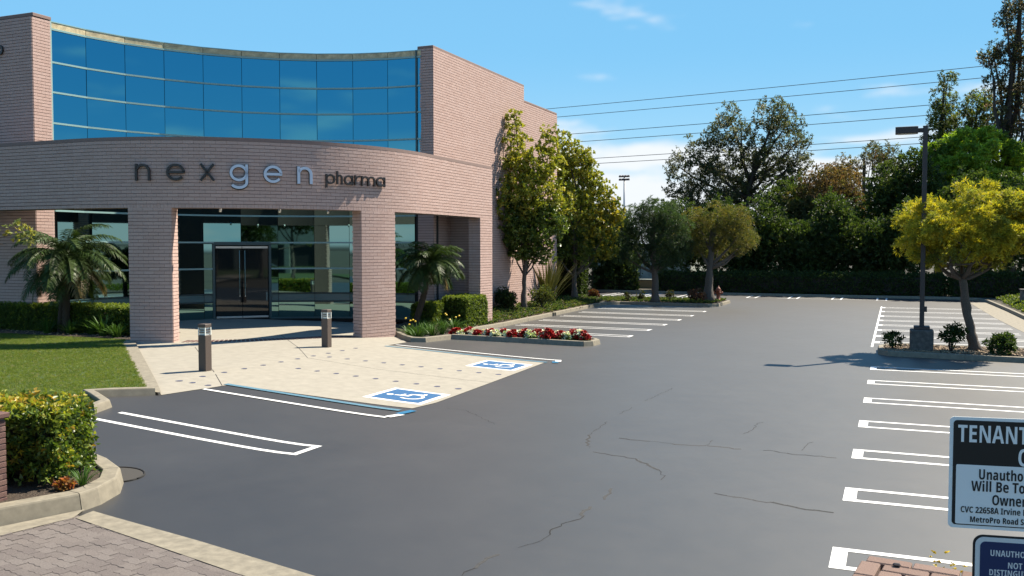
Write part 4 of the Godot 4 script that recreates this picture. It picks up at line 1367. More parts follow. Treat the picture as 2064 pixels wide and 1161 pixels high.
	for c in [[-13.5, -48.6, "wispy dark shrub on the far island close to the building's bed"], [-12.9, -49.4, "low wispy shrub on the far island left of the dark tree's trunk"], [-11.3, -49.6, "wispy shrub on the far island just right of the dark tree's trunk"]]:
		shrub("wispy_shrub", c[2], Vector3(c[0], .14, c[1]), Vector3(.32, .36, .32), broad, M.leaf, 150, [L(.07, .06, .03), L(.05, .07, .025)], 210 + n, {"stems": 6, "gap": .2, "group": "wispy shrubs on the far island"})
		n += 1
	shrub("red_leaf_shrub", "spreading red flowered shrub at the foot of the olive tree on the far island", Vector3(-9.75, .14, -49.2), Vector3(.8, .42, .6), broad, M.leaf, 620, [L(.15, .06, .045), L(.09, .075, .035), L(.22, .10, .08)], 215, {"stems": 8, "gap": .1})
	# shrubs on the lamp island
	var rosette := cluster(9, .11, .05, 1.4, .05, 216)
	var isl := [L(.045, .08, .02), L(.065, .105, .025), L(.03, .055, .016)]
	shrub("leafy_shrub", "low leafy shrub left of the lamp pedestal on the island", Vector3(-.02, .12, -28.75), Vector3(.33, .33, .28), rosette, M.leaf, 150, isl, 217, {"stems": 5, "gap": .1})
	shrub("rangy_shrub", "rangy open shrub between the lamp pedestal and the golden tree", Vector3(1.5, .12, -28.85), Vector3(.52, .42, .4), rosette, M.leaf, 170, isl, 222, {"stems": 9, "gap": .2, "raise": .95})
	shrub("leafy_shrub", "broad leafy shrub right of the golden tree's trunk at the frame edge", Vector3(2.75, .12, -28.4), Vector3(.62, .36, .45), rosette, M.leaf, 420, isl, 224, {"stems": 8, "raise": .9})
	# ground cover under the side wall and on the islands
	rng.seed = 220
	var xfs := []; var cols := []
	while xfs.size() < 5200:
		var p := Vector2(rng.randf_range(-16.0, -8.7), rng.randf_range(-52.0, -29))
		var in_bed := p.x < -14.05 - maxf(0, -p.y - 29) * .018 and p.y > -48
		var in_isle := p.y < -48.3 and p.x > -16
		if not (in_bed or in_isle): continue
		if noise.get_noise_2d(p.x * 2.0, p.y * 2.0) < -.02: continue
		var y := .13 + .30 * clampf((-14.1 - p.x) / 1.9, 0, 1) if in_bed else .13
		xfs.append(Transform3D(facing(Vector3(rng.randf() - .5, 1, rng.randf() - .5), rng.randf_range(.7, 1.3)), Vector3(p.x, y + rng.randf() * .07, p.y)))
		cols.append([L(.05, .095, .02), L(.09, .14, .03), L(.13, .15, .04)][rng.randi() % 3] * rng.randf_range(.8, 1.2))
	var gc2 := scatter("ground_cover", self, broad, M.leaf, xfs, cols, "stuff")
	gc2.set_meta("label", "low leafy ground cover in the kerbed beds")
	# bark chips and dead leaves in the beds
	rng.seed = 221
	xfs = []; cols = []
	for a in [[-16.0, -14.1, -48, -29, 1500, .2], [-.25, 4.9, -30.1, -28.1, 2200, .13], [-12.5, -9.0, -8.7, -5.0, 900, .17], [-20.4, -29, -22.4, -20.3, 500, .41]]:
		for i in a[4]:
			var p := Vector2(rng.randf_range(a[0], a[1]), rng.randf_range(a[2], a[3]))
			if a[0] == -12.5 and p.x > -8.95 - maxf(0, -p.y - 8.1) * 1.3 - maxf(0, p.y + 7.7) * .38: continue
			var y: float = a[5]
			if a[0] == -16.0: y = .14 + .30 * clampf((-14.1 - p.x) / 1.9, 0, 1)
			xfs.append(Transform3D(facing(Vector3(rng.randf() - .5, 1.2, rng.randf() - .5), rng.randf_range(.5, 1.5)), Vector3(p.x, y + .012, p.y)))
			cols.append(L(.30, .22, .14) * rng.randf_range(.5, 1.4))
	var chips := scatter("bark_chips", self, box_mesh(Vector3(.05, .012, .025)), M.brick_bulk, xfs, cols, "stuff")
	chips.set_meta("label", "brown bark chips and dead leaves on the beds")

func ordinal(n: int) -> String:
	return ["zeroth", "first", "second", "third", "fourth", "fifth", "sixth", "seventh", "eighth", "ninth", "tenth", "eleventh", "twelfth"][n]

# ------------------------------------------------------------------ lamps and cables
func lamp(label: String, at: Vector3, height: float, head_x: float) -> Node3D:
	var t := thing("lamp_post", label, "lamp post", at)
	part("pole", box_mesh(Vector3(.125, height, .125), .006, Vector3(0, height / 2, 0)), M.dark_bronze, t)
	part("base_cover", box_mesh(Vector3(.42, .10, .42), .01, Vector3(0, .05, 0)), M.dark_bronze, t)
	part("hand_hole_box", box_mesh(Vector3(.07, .16, .09), .006, Vector3(.095, .58, 0)), M.dark_bronze, t)
	part("arm", box_mesh(Vector3(.16, .12, .07), .004, Vector3(head_x * .13, height - .1, 0)), M.dark_bronze, t)
	var head := part("lamp_head", box_mesh(Vector3(.60, .19, .36), .012, Vector3(head_x * .49, height - .09, 0)), M.dark_bronze, t)
	part("lens", box_mesh(Vector3(.46, .012, .26), .002, Vector3(head_x * .49, height - .19, 0)), M.lens, head)
	part("pole_cap", box_mesh(Vector3(.135, .02, .135), .004, Vector3(0, height + .008, 0)), M.dark_bronze, t)
	return t

func build_lamps() -> void:
	var ped := thing("lamp_pedestal", "square stained concrete pedestal under the lamp post on the island", "pedestal", Vector3(.73, .12, -28.75))
	part("block", box_mesh(Vector3(.62, .60, .62), .025, Vector3(0, .30, 0)), M.weathered_concrete, ped)
	lamp("tall brown lamp post with one flat box head, on the concrete pedestal of the island", Vector3(.73, .72, -28.75), 5.78, -1.0)
	lamp("distant grey lamp post with box head partly hidden behind the yellow tree", Vector3(7.55, .1, -66.0), 7.0, -1.0)
	# high floodlight mast far away
	var mast := thing("floodlight_mast", "tall floodlight mast standing far off beyond the trees", "mast", Vector3(-54.0, 0, -192.0))
	part("pole", tube_mesh([Vector3(0, 0, 0), Vector3(0, 18.4, 0)], [.30, .16], 8), M.galvanised, mast)
	for y in [18.3, 17.6]:
		part("crossbar", box_mesh(Vector3(2.3, .12, .12), 0, Vector3(0, y, 0)), M.dark_bronze, mast)
		for k in 4: part("floodlight", box_mesh(Vector3(.52, .30, .5), .03, Vector3(-.9 + k * .6, y + .16, .1), Basis(Vector3.RIGHT, .5)), M.dark_bronze, mast)
	# overhead cables
	var names := ["topmost overhead cable crossing the sky", "second overhead cable from the top", "upper cable of the middle pair of overhead cables", "lower cable of the middle pair of overhead cables", "upper cable of the lowest pair of overhead cables", "lowest of the six overhead cables"]
	var k := 0
	for w in [[4.9, 21.5, -105.9], [5.6, 20.4, -106.2], [2.6, 17.8, -104.8], [1.9, 16.7, -104.5], [.5, 14.4, -103.8], [.5, 13.75, -103.8]]:
		var pts := []; var rad := []
		var dirv := Vector3(-.988, 0, -.156)
		for i in 41:
			var s := -70.0 + i * 6.0
			var u := (s - 50.0) / 120.0
			pts.append(Vector3(w[0], w[1], w[2]) + dirv * s + Vector3.UP * (u * u - .1736) * 1.6)
			rad.append(.034)
		var c := part("power_line", tube_mesh(pts, rad, 5), M.wire, self)
		c.name = numbered("power_line")
		tag(c, names[k], "cable", "overhead cables")
		k += 1

# ------------------------------------------------------------------ trees
# crown outlines in metres from the foot of each tree: [to the right, up, back, radius, leaf tone]
const SIDE := Vector3(.9228, 0, -.3853)
const BACK_ := Vector3(-.3853, 0, -.9228)

func outline(a: Array, per_m3: float, tones: Array) -> Array:
	var out := []
	for l in a:
		var r: float = l[3]
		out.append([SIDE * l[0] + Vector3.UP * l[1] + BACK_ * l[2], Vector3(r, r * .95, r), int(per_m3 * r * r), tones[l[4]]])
	return out

func build_trees() -> void:
	var broad := cluster(9, .18, .078, .9, .15, 300, .25)
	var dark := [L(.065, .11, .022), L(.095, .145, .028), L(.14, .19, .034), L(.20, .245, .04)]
	var young := [L(.36, .36, .04), L(.28, .31, .035), L(.17, .22, .03), L(.44, .40, .07)]  # young, gold: new growth colour plus sunlight painted into top and right-hand lobes
	var gold := [L(.44, .36, .04), L(.30, .29, .04), L(.17, .20, .03), L(.10, .14, .025)]
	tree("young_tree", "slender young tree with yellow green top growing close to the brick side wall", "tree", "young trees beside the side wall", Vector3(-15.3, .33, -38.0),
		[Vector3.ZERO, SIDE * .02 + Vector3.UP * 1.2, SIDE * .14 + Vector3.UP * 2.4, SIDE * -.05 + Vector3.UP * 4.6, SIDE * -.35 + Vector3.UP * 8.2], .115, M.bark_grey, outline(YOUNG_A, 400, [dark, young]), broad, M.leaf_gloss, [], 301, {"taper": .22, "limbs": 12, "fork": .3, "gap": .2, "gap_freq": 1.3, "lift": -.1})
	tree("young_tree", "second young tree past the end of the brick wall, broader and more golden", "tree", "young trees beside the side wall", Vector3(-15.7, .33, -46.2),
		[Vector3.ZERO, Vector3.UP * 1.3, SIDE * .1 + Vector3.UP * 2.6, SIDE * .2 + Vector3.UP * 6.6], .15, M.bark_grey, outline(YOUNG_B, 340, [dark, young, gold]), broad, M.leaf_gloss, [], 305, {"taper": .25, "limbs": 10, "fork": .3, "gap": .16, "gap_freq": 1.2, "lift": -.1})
	var needle := cluster(12, .19, .022, 1.1, .12, 310, .1)
	tree("feathery_tree", "dark blue green feathery tree standing on the far island", "tree", "", Vector3(-11.9, .14, -48.5), [Vector3.ZERO, Vector3.UP * 1.0, SIDE * -.1 + Vector3.UP * 2.2, SIDE * -.2 + Vector3.UP * 4.0], .20, M.bark_grey,
		outline(ISLE_DARK, 560, [[L(.045, .085, .04), L(.065, .11, .045), L(.04, .065, .03)]]), needle, M.leaf_matt, [], 311, {"limbs": 9, "fork": .5, "gap": .05})
	tree("feathery_tree", "flat-topped olive gold feathery tree at the aisle end of the far island", "tree", "", Vector3(-9.35, .14, -50.2), [Vector3.ZERO, SIDE * .02 + Vector3.UP * 1.2, SIDE * .1 + Vector3.UP * 2.4, SIDE * .2 + Vector3.UP * 4.0], .24, M.bark_grey,
		outline(ISLE_OLIVE, 480, [[L(.15, .145, .035), L(.19, .155, .04), L(.09, .115, .035), L(.12, .13, .033)]]), needle, M.leaf_matt, [], 315, {"limbs": 10, "fork": .5, "gap": .05, "lift": .6})
	# leaning tree with golden tufts on the lamp island
	var tuft := cluster(12, .13, .024, 1.15, .07, 320, .05)
	var t := thing("golden_tree", "leaning tree with golden tufted crown on the lamp island", "tree", Vector3(2.14, .13, -29.3))
	var fork := SIDE * -.40 + Vector3.UP * 2.1
	part("trunk", trunk_mesh([Vector3.ZERO, SIDE * -.10 + Vector3.UP * .5, SIDE * -.26 + Vector3.UP * 1.2, fork], .145, .105, 321), M.bark_grey, t)
	rng.seed = 322
	var lobes := []
	var gold2 := [L(.50, .43, .03), L(.42, .39, .035), L(.33, .34, .04), L(.22, .26, .04), L(.58, .48, .04)]
	var low := [L(.26, .28, .045), L(.36, .32, .045), L(.20, .23, .04)]
	for i in 175:
		var d := Vector3(rng.randfn(), rng.randfn() * .9, rng.randfn()).normalized()
		var p := d * Vector3(1.9, 1.15, 1.75) * (rng.randf_range(.45, 1.0) if i > 60 else rng.randf_range(.88, 1.02))
		if p.y < -1.0: p.y = -1.0 + rng.randf() * .35
		var c := SIDE * (p.x - .12) + Vector3.UP * (3.42 + p.y + .12 * cos(p.x * 1.2)) + BACK_ * p.z
		var r := rng.randf_range(.15, .30)
		lobes.append([c, Vector3(r, r * .9, r), int(50 * r / .22), gold2 if rng.randf() < .75 else low])
	crown("crown", t, tuft, M.leaf_matt, lobes, [], 323, -1.0, 1.0, .7, .55)
	rng.seed = 324
	for i in 7:
		var a := TAU * i / 7.0 + .3
		var elbow := fork + SIDE * cos(a) * .75 + BACK_ * sin(a) * .7 + Vector3.UP * (.35 + .3 * (i % 2))
		limb_to(t, "limb", fork - Vector3.UP * .05, elbow, .075, .045, M.bark_grey, .25)
		for k in 6:
			var l: Vector3 = lobes[(i * 21 + k * 3) % 150][0]
			var best := l
			for q in 6:
				var c: Vector3 = lobes[(i * 13 + k * 17 + q * 29) % 150][0]
				if c.distance_to(elbow) < best.distance_to(elbow): best = c
			limb_to(t, "limb", elbow, best, .032, .012, M.bark_grey, .2)
	# the tall trees beyond the rear hedge
	var gum := cluster(11, .30, .058, .8, .30, 330, .55)
	var grey_green := [L(.10, .13, .055), L(.135, .155, .07), L(.075, .098, .042), L(.165, .165, .095)]
	var rusty := [L(.16, .115, .055), L(.19, .11, .065), L(.12, .11, .045)]
	var olive := [L(.12, .125, .042), L(.16, .135, .05), L(.085, .10, .032)]
	tree("gum_tree", "tallest open gum tree with several rising limbs behind the far islands", "tree", "", Vector3(-11.2, .1, -75.5), [Vector3.ZERO, Vector3.UP * 2.5, SIDE * -.2 + Vector3.UP * 5.0, SIDE * .4 + Vector3.UP * 8.5], .42, M.bark_dark,
		outline(GUM, 130, [grey_green]), gum, M.leaf, [], 331, {"limbs": 18, "fork": .25, "gap": .22, "gap_freq": .7, "lift": -.5, "fill": .5})
	tree("brown_tipped_tree", "broad olive tree with rust brown shoots between the gum tree and the lamp post", "tree", "", Vector3(-4.3, .1, -70.5), [Vector3.ZERO, Vector3.UP * 1.6, SIDE * .1 + Vector3.UP * 3.2, Vector3.UP * 6.0], .26, M.bark_grey,
		outline(BROWN, 170, [olive, rusty]), gum, M.leaf, [], 335, {"limbs": 9, "fork": .35, "gap": .12, "gap_freq": .8})
	tree("thin_gum_tree", "thin wispy gum tree rising right behind the brown tipped tree", "tree", "thin gum trees against the cloud", Vector3(-2.6, .1, -84), [Vector3.ZERO, Vector3.UP * 4, Vector3.UP * 10.5], .2, M.bark_grey, outline(THIN_A, 110, [grey_green + rusty]), gum, M.leaf, [], 340, {"limbs": 5, "fork": .4, "gap": .24, "gap_freq": .9, "lift": -.4})
	tree("thin_gum_tree", "thin wispy gum tree nearest the lamp post's left side", "tree", "thin gum trees against the cloud", Vector3(-.8, .1, -86), [Vector3.ZERO, Vector3.UP * 4, SIDE * -.2 + Vector3.UP * 11], .22, M.bark_grey, outline(THIN_B, 110, [grey_green + olive]), gum, M.leaf, [], 345, {"limbs": 7, "fork": .4, "gap": .22, "gap_freq": .9, "lift": -.4})
	tree("far_brown_tree", "small far reddish brown tree top peeping over the olive tree", "tree", "", Vector3(-4.6, .1, -96), [Vector3.ZERO, Vector3.UP * 5, Vector3.UP * 10], .25, M.bark_dark, outline(FAR_BROWN, 90, [rusty + olive]), gum, M.leaf, [], 350, {"limbs": 4, "fork": .5})
	tree("dense_dark_tree", "dense dark green tree directly behind the lamp post", "tree", "", Vector3(0.0, .1, -68.5), [Vector3.ZERO, Vector3.UP * 2, Vector3.UP * 5.5], .3, M.bark_dark, outline(DARKWOOD, 150, [[L(.035, .062, .016), L(.052, .085, .021), L(.075, .11, .026)]]), broad_big(), M.leaf, [], 355, {"limbs": 8, "fork": .3, "gap": .05})
	tree("spire_tree", "narrow upright gum tree rising above the lamp head on its right", "tree", "", Vector3(3.2, .1, -81.5), [Vector3.ZERO, Vector3.UP * 8, SIDE * .2 + Vector3.UP * 16.5], .26, M.bark_dark, outline(SPIRE, 140, [grey_green + dark]), gum, M.leaf, [], 360, {"limbs": 7, "fork": .55, "gap": .18, "gap_freq": 1.0, "taper": .2})
	tree("bushy_gum_tree", "bushy gum top between the narrow spire tree and the tall gum at the frame edge", "tree", "", Vector3(5.6, .1, -80), [Vector3.ZERO, Vector3.UP * 7, Vector3.UP * 12], .3, M.bark_dark, outline(SPIRE_B, 140, [grey_green + dark]), gum, M.leaf, [], 365, {"limbs": 5, "fork": .5, "gap": .15})
	tree("tall_gum_tree", "tall brownish gum tree running off the top right corner", "tree", "", Vector3(7.6, .1, -75), [Vector3.ZERO, Vector3.UP * 6, SIDE * -.3 + Vector3.UP * 12, SIDE * .4 + Vector3.UP * 21], .42, M.bark_dark, outline(TALLGUM, 120, [grey_green + rusty + [L(.085, .07, .05)]]), gum, M.leaf, [], 370, {"limbs": 14, "fork": .35, "gap": .22, "gap_freq": .8, "lift": -.5, "taper": .3})
	tree("tall_gum_tree", "tall gum tree outside the right edge, mirrored low in the upper glass", "tree", "", Vector3(17.5, .1, -62), [Vector3.ZERO, Vector3.UP * 6, Vector3.UP * 12.5], .36, M.bark_dark,
		lobes_in(Vector3(0, 10.5, 0), Vector3(3.0, 4.2, 3.0), 16, 1.5, 200, 375), gum, M.leaf, grey_green, 376, {"limbs": 8, "fork": .4, "gap": .2})
	# round bright tree
	var ball := cluster(11, .30, .11, 1.2, .2, 380)
	rng.seed = 381
	var rl := []
	for i in 120:
		var d := Vector3(rng.randfn(), rng.randfn(), rng.randfn()).normalized()
		var p := d * Vector3(3.35, 2.7, 3.0) * (rng.randf_range(.86, 1.02) if i < 85 else rng.randf_range(.4, .85))
		var r := rng.randf_range(.40, .68)
		rl.append([SIDE * p.x + Vector3.UP * (8.6 + p.y) + BACK_ * p.z, Vector3(r, r * .8, r), int(70 * r), [L(.24, .37, .03), L(.32, .44, .045), L(.16, .26, .03)] if rng.randf() < .8 else [L(.09, .16, .025)]])
	tree("round_tree", "rounded fresh green tree with knobbly crown behind the golden tree", "tree", "", Vector3(5.0, .1, -73.4), [Vector3.ZERO, Vector3.UP * 3, Vector3.UP * 6.5], .35, M.bark_dark, rl, ball, M.leaf, [], 382, {"limbs": 8, "fork": .4, "gap": -1.0, "lift": .6, "fill": .6})
	# a twig of a tree beyond the left edge reaches into view
	var tw := thing("twig_tree", "small tree at the left edge, only its thin pale branch with yellow leaves in view", "tree", Vector3(-13.6, .05, -7.6))
	part("trunk", trunk_mesh([Vector3.ZERO, Vector3(.1, 1.5, -.05), Vector3(.2, 2.9, -.1)], .06, .035, 390), M.bark_grey, tw)
	rng.seed = 391
	part("limb", tube_mesh([Vector3(.18, 2.6, -.1), Vector3(1.6, 2.94, -.5), Vector3(2.75, 3.13, -.9), Vector3(3.08, 3.21, -1.02)], [.026, .018, .010, .005], 6), M.bark_grey, tw)
	part("limb", tube_mesh([Vector3(.18, 2.7, -.1), Vector3(1.7, 2.90, -.55), Vector3(2.85, 3.06, -.95)], [.022, .015, .006], 6), M.bark_grey, tw)
	var lf := cluster(5, .075, .028, 1.0, .05, 392)
	crown("crown", tw, lf, M.leaf, [[Vector3(3.02, 3.22, -1.0), Vector3(.16, .10, .14), 26, [L(.26, .27, .06), L(.20, .23, .08), L(.34, .28, .05)]], [Vector3(3.1, 3.12, -1.05), Vector3(.12, .06, .1), 12, [L(.26, .27, .06), L(.30, .30, .12)]], [Vector3(2.72, 3.2, -.9), Vector3(.08, .04, .06), 5, [L(.20, .23, .08)]], [Vector3(.3, 3.2, 0), Vector3(.8, .7, .8), 260, [L(.12, .15, .04), L(.2, .2, .05)]]], [], 393, -1.0)

var _big: ArrayMesh
func broad_big() -> ArrayMesh:
	if _big == null: _big = cluster(10, .26, .115, 1.0, .25, 399, .15)
	return _big

# ------------------------------------------------------------------ along the rear edge
func build_beyond() -> void:
	var big := broad_big()
	var deep := [L(.035, .062, .016), L(.052, .085, .021), L(.075, .11, .026)]
	var mid := deep
	var spots := [[-9.3, -63.4, 1.9, 1.7, deep, "low dark shrub in front of the tall gum tree's trunk"], [-5.2, -63.6, 1.8, 1.6, deep, "low dark shrub to the right of the small far palm"], [-17.6, -61.3, 1.9, 2.7, deep, "dark shrub tree filling the gap beside the rear hedge stub"], [-20.5, -60.5, 2.3, 3.45, deep, "tall dark shrub tree hard against the far corner of the office"], [-19.0, -59.9, 2.3, 3.45, deep, "dark shrub tree left of the pale far wall"], [-13.4, -63.1, 2.1, 3.10, deep, "dark shrub tree between the two far island trees"], [-10.6, -63.3, 2.2, 2.99, deep, "dark shrub tree right behind the olive gold tree"],
		[-8.0, -63.7, 2.1, 3.33, deep, "dark green shrub tree under the right half of the tall gum"], [-5.6, -63.3, 1.9, 2.64, deep, "green shrub tree between the gum and the brown tipped tree"], [-3.4, -64.1, 2.2, 3.33, deep, "dark shrub tree before the brown tipped tree's trunk"], [-1.2, -63.3, 2.0, 2.76, deep, "dark green shrub tree right of the brown tipped tree"],
		[1.2, -63.1, 2.2, 3.45, deep, "dark shrub tree behind the lamp post"], [3.6, -62.9, 2.3, 3.56, deep, "dark shrub tree behind the golden tree's trunk"], [6.2, -62.3, 2.5, 3.91, deep, "dark shrub tree at the right frame edge"], [5.4, -69.5, 2.6, 3.60, deep, "tall dark shrub tree under the round green tree"], [-15.9, -68.5, 1.5, 3.40, deep, "tall dark shrub tree over the pale far wall"], [9.2, -64.5, 2.8, 4.14, deep, "dark tree mass outside the right edge"],
		[-11.8, -69.5, 2.6, 3.60, deep, "dark tree filling the gap left under the tall gum"], [-7.0, -70.5, 2.6, 3.80, deep, "dark tree filling the gap right under the tall gum"], [-1.9, -72.0, 2.4, 3.40, deep, "dark tree between the brown tipped tree and the dense dark tree"]]
	var k := 0
	for s in spots:
		shrub("shrub_tree", s[5], Vector3(s[0], .12, s[1]), Vector3(s[2], s[3] * 1.1, s[2]), big, M.leaf, int(760 * s[2]), s[4], 400 + k * 3, {"category": "tree", "group": "dark shrub trees behind the rear hedge", "stems": 4, "lobes": 9, "raise": 1.0})
		k += 1
	var hl := cluster(9, .09, .045, 1.0, .06, 450)
	hedge("rear_hedge", "long dark clipped hedge behind the rear kerb", Vector3(-6.0, .12, -61.5), 0.0, Vector3(17.5, 1.25, 1.1), hl, M.leaf, 230, deep, mid, .25, 451, "", 0.0, .22)
	hedge("rear_hedge", "short hedge stub left of the gap that shows the pale far wall", Vector3(-17.9, .12, -61.4), 0.0, Vector3(3.0, 1.3, 1.1), hl, M.leaf, 230, deep, mid, .2, 452, "", 0.0, .22)
	hedge("rear_hedge", "rear hedge right of the lamp post, seen under the golden tree", Vector3(6.3, .12, -61.4), 0.0, Vector3(6.4, 1.35, 1.3), hl, M.leaf, 230, deep, mid, .2, 453, "", 0.0, .22)
	# ivy-clad block past the corner of the side wall
	hedge("ivy_screen", "tall dark ivy covered screen past the end of the brick side wall", Vector3(-16.9, .2, -48.4), 0.0, Vector3(1.9, 2.85, 1.5), hl, M.leaf, 300, [L(.025, .045, .012), L(.04, .065, .016)], [L(.09, .14, .03)], .3, 455, "", 0.0, .10)
	# small feather palm in the gap
	var p := thing("palm", "small far feather palm in front of the shrubs beyond the rear hedge", "palm tree", Vector3(-7.3, .12, -65.5), 0.0)
	part("trunk", trunk_mesh([Vector3.ZERO, Vector3(0, 2.1, 0)], .14, .11, 460), M.palm_bark, p)
	var fr := [frond(1.9, 1.1, -.8, 461), frond(1.9, .5, -1.2, 462)]
	var lit := leafy("palm_leaf_light", L(.14, .17, .03), .35, .8)
	lit.vertex_color_use_as_albedo = false
	for i in 18: part("frond", fr[i % 2], lit, p, Transform3D(Basis(Vector3.UP, i * 2.399), Vector3(0, 2.1, 0)))
	# pale wall seen through the gap, with low things before it
	var w := thing("far_building", "pale grey green low building glimpsed under the dark feathery tree", "building", Vector3(-21.0, 0, -80))
	part("wall", box_mesh(Vector3(9, 3.2, 8), .02, Vector3(0, 1.6, -4)), M.pale_wall, w)
	part("parapet", box_mesh(Vector3(9.2, .25, 8.2), .02, Vector3(0, 3.3, -4)), M.weathered_concrete, w)
	for i in 3: part("wall_joint", box_mesh(Vector3(.06, 3.1, .02), 0, Vector3(-3 + i * 3, 1.55, .005)), M.joint, w)
	var crate := thing("planter_box", "tan planter box low before the pale far wall", "planter", Vector3(-16.6, .12, -64.6))
	part("box", box_mesh(Vector3(1.9, .6, .7), .02, Vector3(0, .35, 0)), M.tan_metal, crate)
	part("rim", box_mesh(Vector3(2.0, .08, .8), .01, Vector3(0, .66, 0)), M.pale_wall, crate)
	# sunlit bank right of the right-hand stalls
	var xfs := []; var cols := []
	rng.seed = 470
	for i in 3800:
		var z := rng.randf_range(-58.5, -36)
		var x := rng.randf_range(5.3, 9.5)
		xfs.append(Transform3D(facing(Vector3(rng.randf() - .5, 1, rng.randf() - .5), rng.randf_range(.9, 1.6)), Vector3(x, .15 + rng.randf() * .3 * smoothstep(5.2, 6.2, x), z)))
		cols.append([L(.10, .15, .025), L(.16, .20, .03), L(.07, .11, .02)][rng.randi() % 3] * rng.randf_range(.8, 1.2))
	var gc := scatter("ivy_cover", self, hl, M.leaf, xfs, cols, "stuff")
	gc.set_meta("label", "bright ivy cover on the bank behind the right kerb")
	var util := thing("utility_box", "low grey concrete utility box on the ivy bank at the right edge", "utility box", Vector3(6.4, .1, -52.0))
	part("body", box_mesh(Vector3(1.2, .85, .7), .03, Vector3(0, .42, 0)), M.weathered_concrete, util)
	part("lid", box_mesh(Vector3(1.26, .06, .76), .01, Vector3(0, .88, 0)), M.weathered_concrete, util)
	# hydrant
	var h := thing("fire_hydrant", "rust red fire hydrant beside the olive tree's trunk on the far island", "hydrant", Vector3(-8.95, .13, -50.9))
	part("barrel", tube_mesh([Vector3.ZERO, Vector3(0, .05, 0), Vector3(0, .06, 0), Vector3(0, .55, 0), Vector3(0, .56, 0), Vector3(0, .62, 0)], [.17, .17, .11, .115, .15, .15], 14), M.rust_red, h)
	part("bonnet", tube_mesh([Vector3(0, .62, 0), Vector3(0, .70, 0), Vector3(0, .76, 0), Vector3(0, .78, 0), Vector3(0, .84, 0)], [.13, .115, .06, .035, .03], 12), M.rust_red, h)
	for a in [0.0, 1.7, -1.7]:
		var d := Vector3(sin(a + .6), 0, cos(a + .6))
		part("outlet", tube_mesh([Vector3(0, .46, 0) + d * .08, Vector3(0, .46, 0) + d * .2, Vector3(0, .46, 0) + d * .205, Vector3(0, .46, 0) + d * .25], [.055, .055, .075, .07], 10), M.rust_red, h)

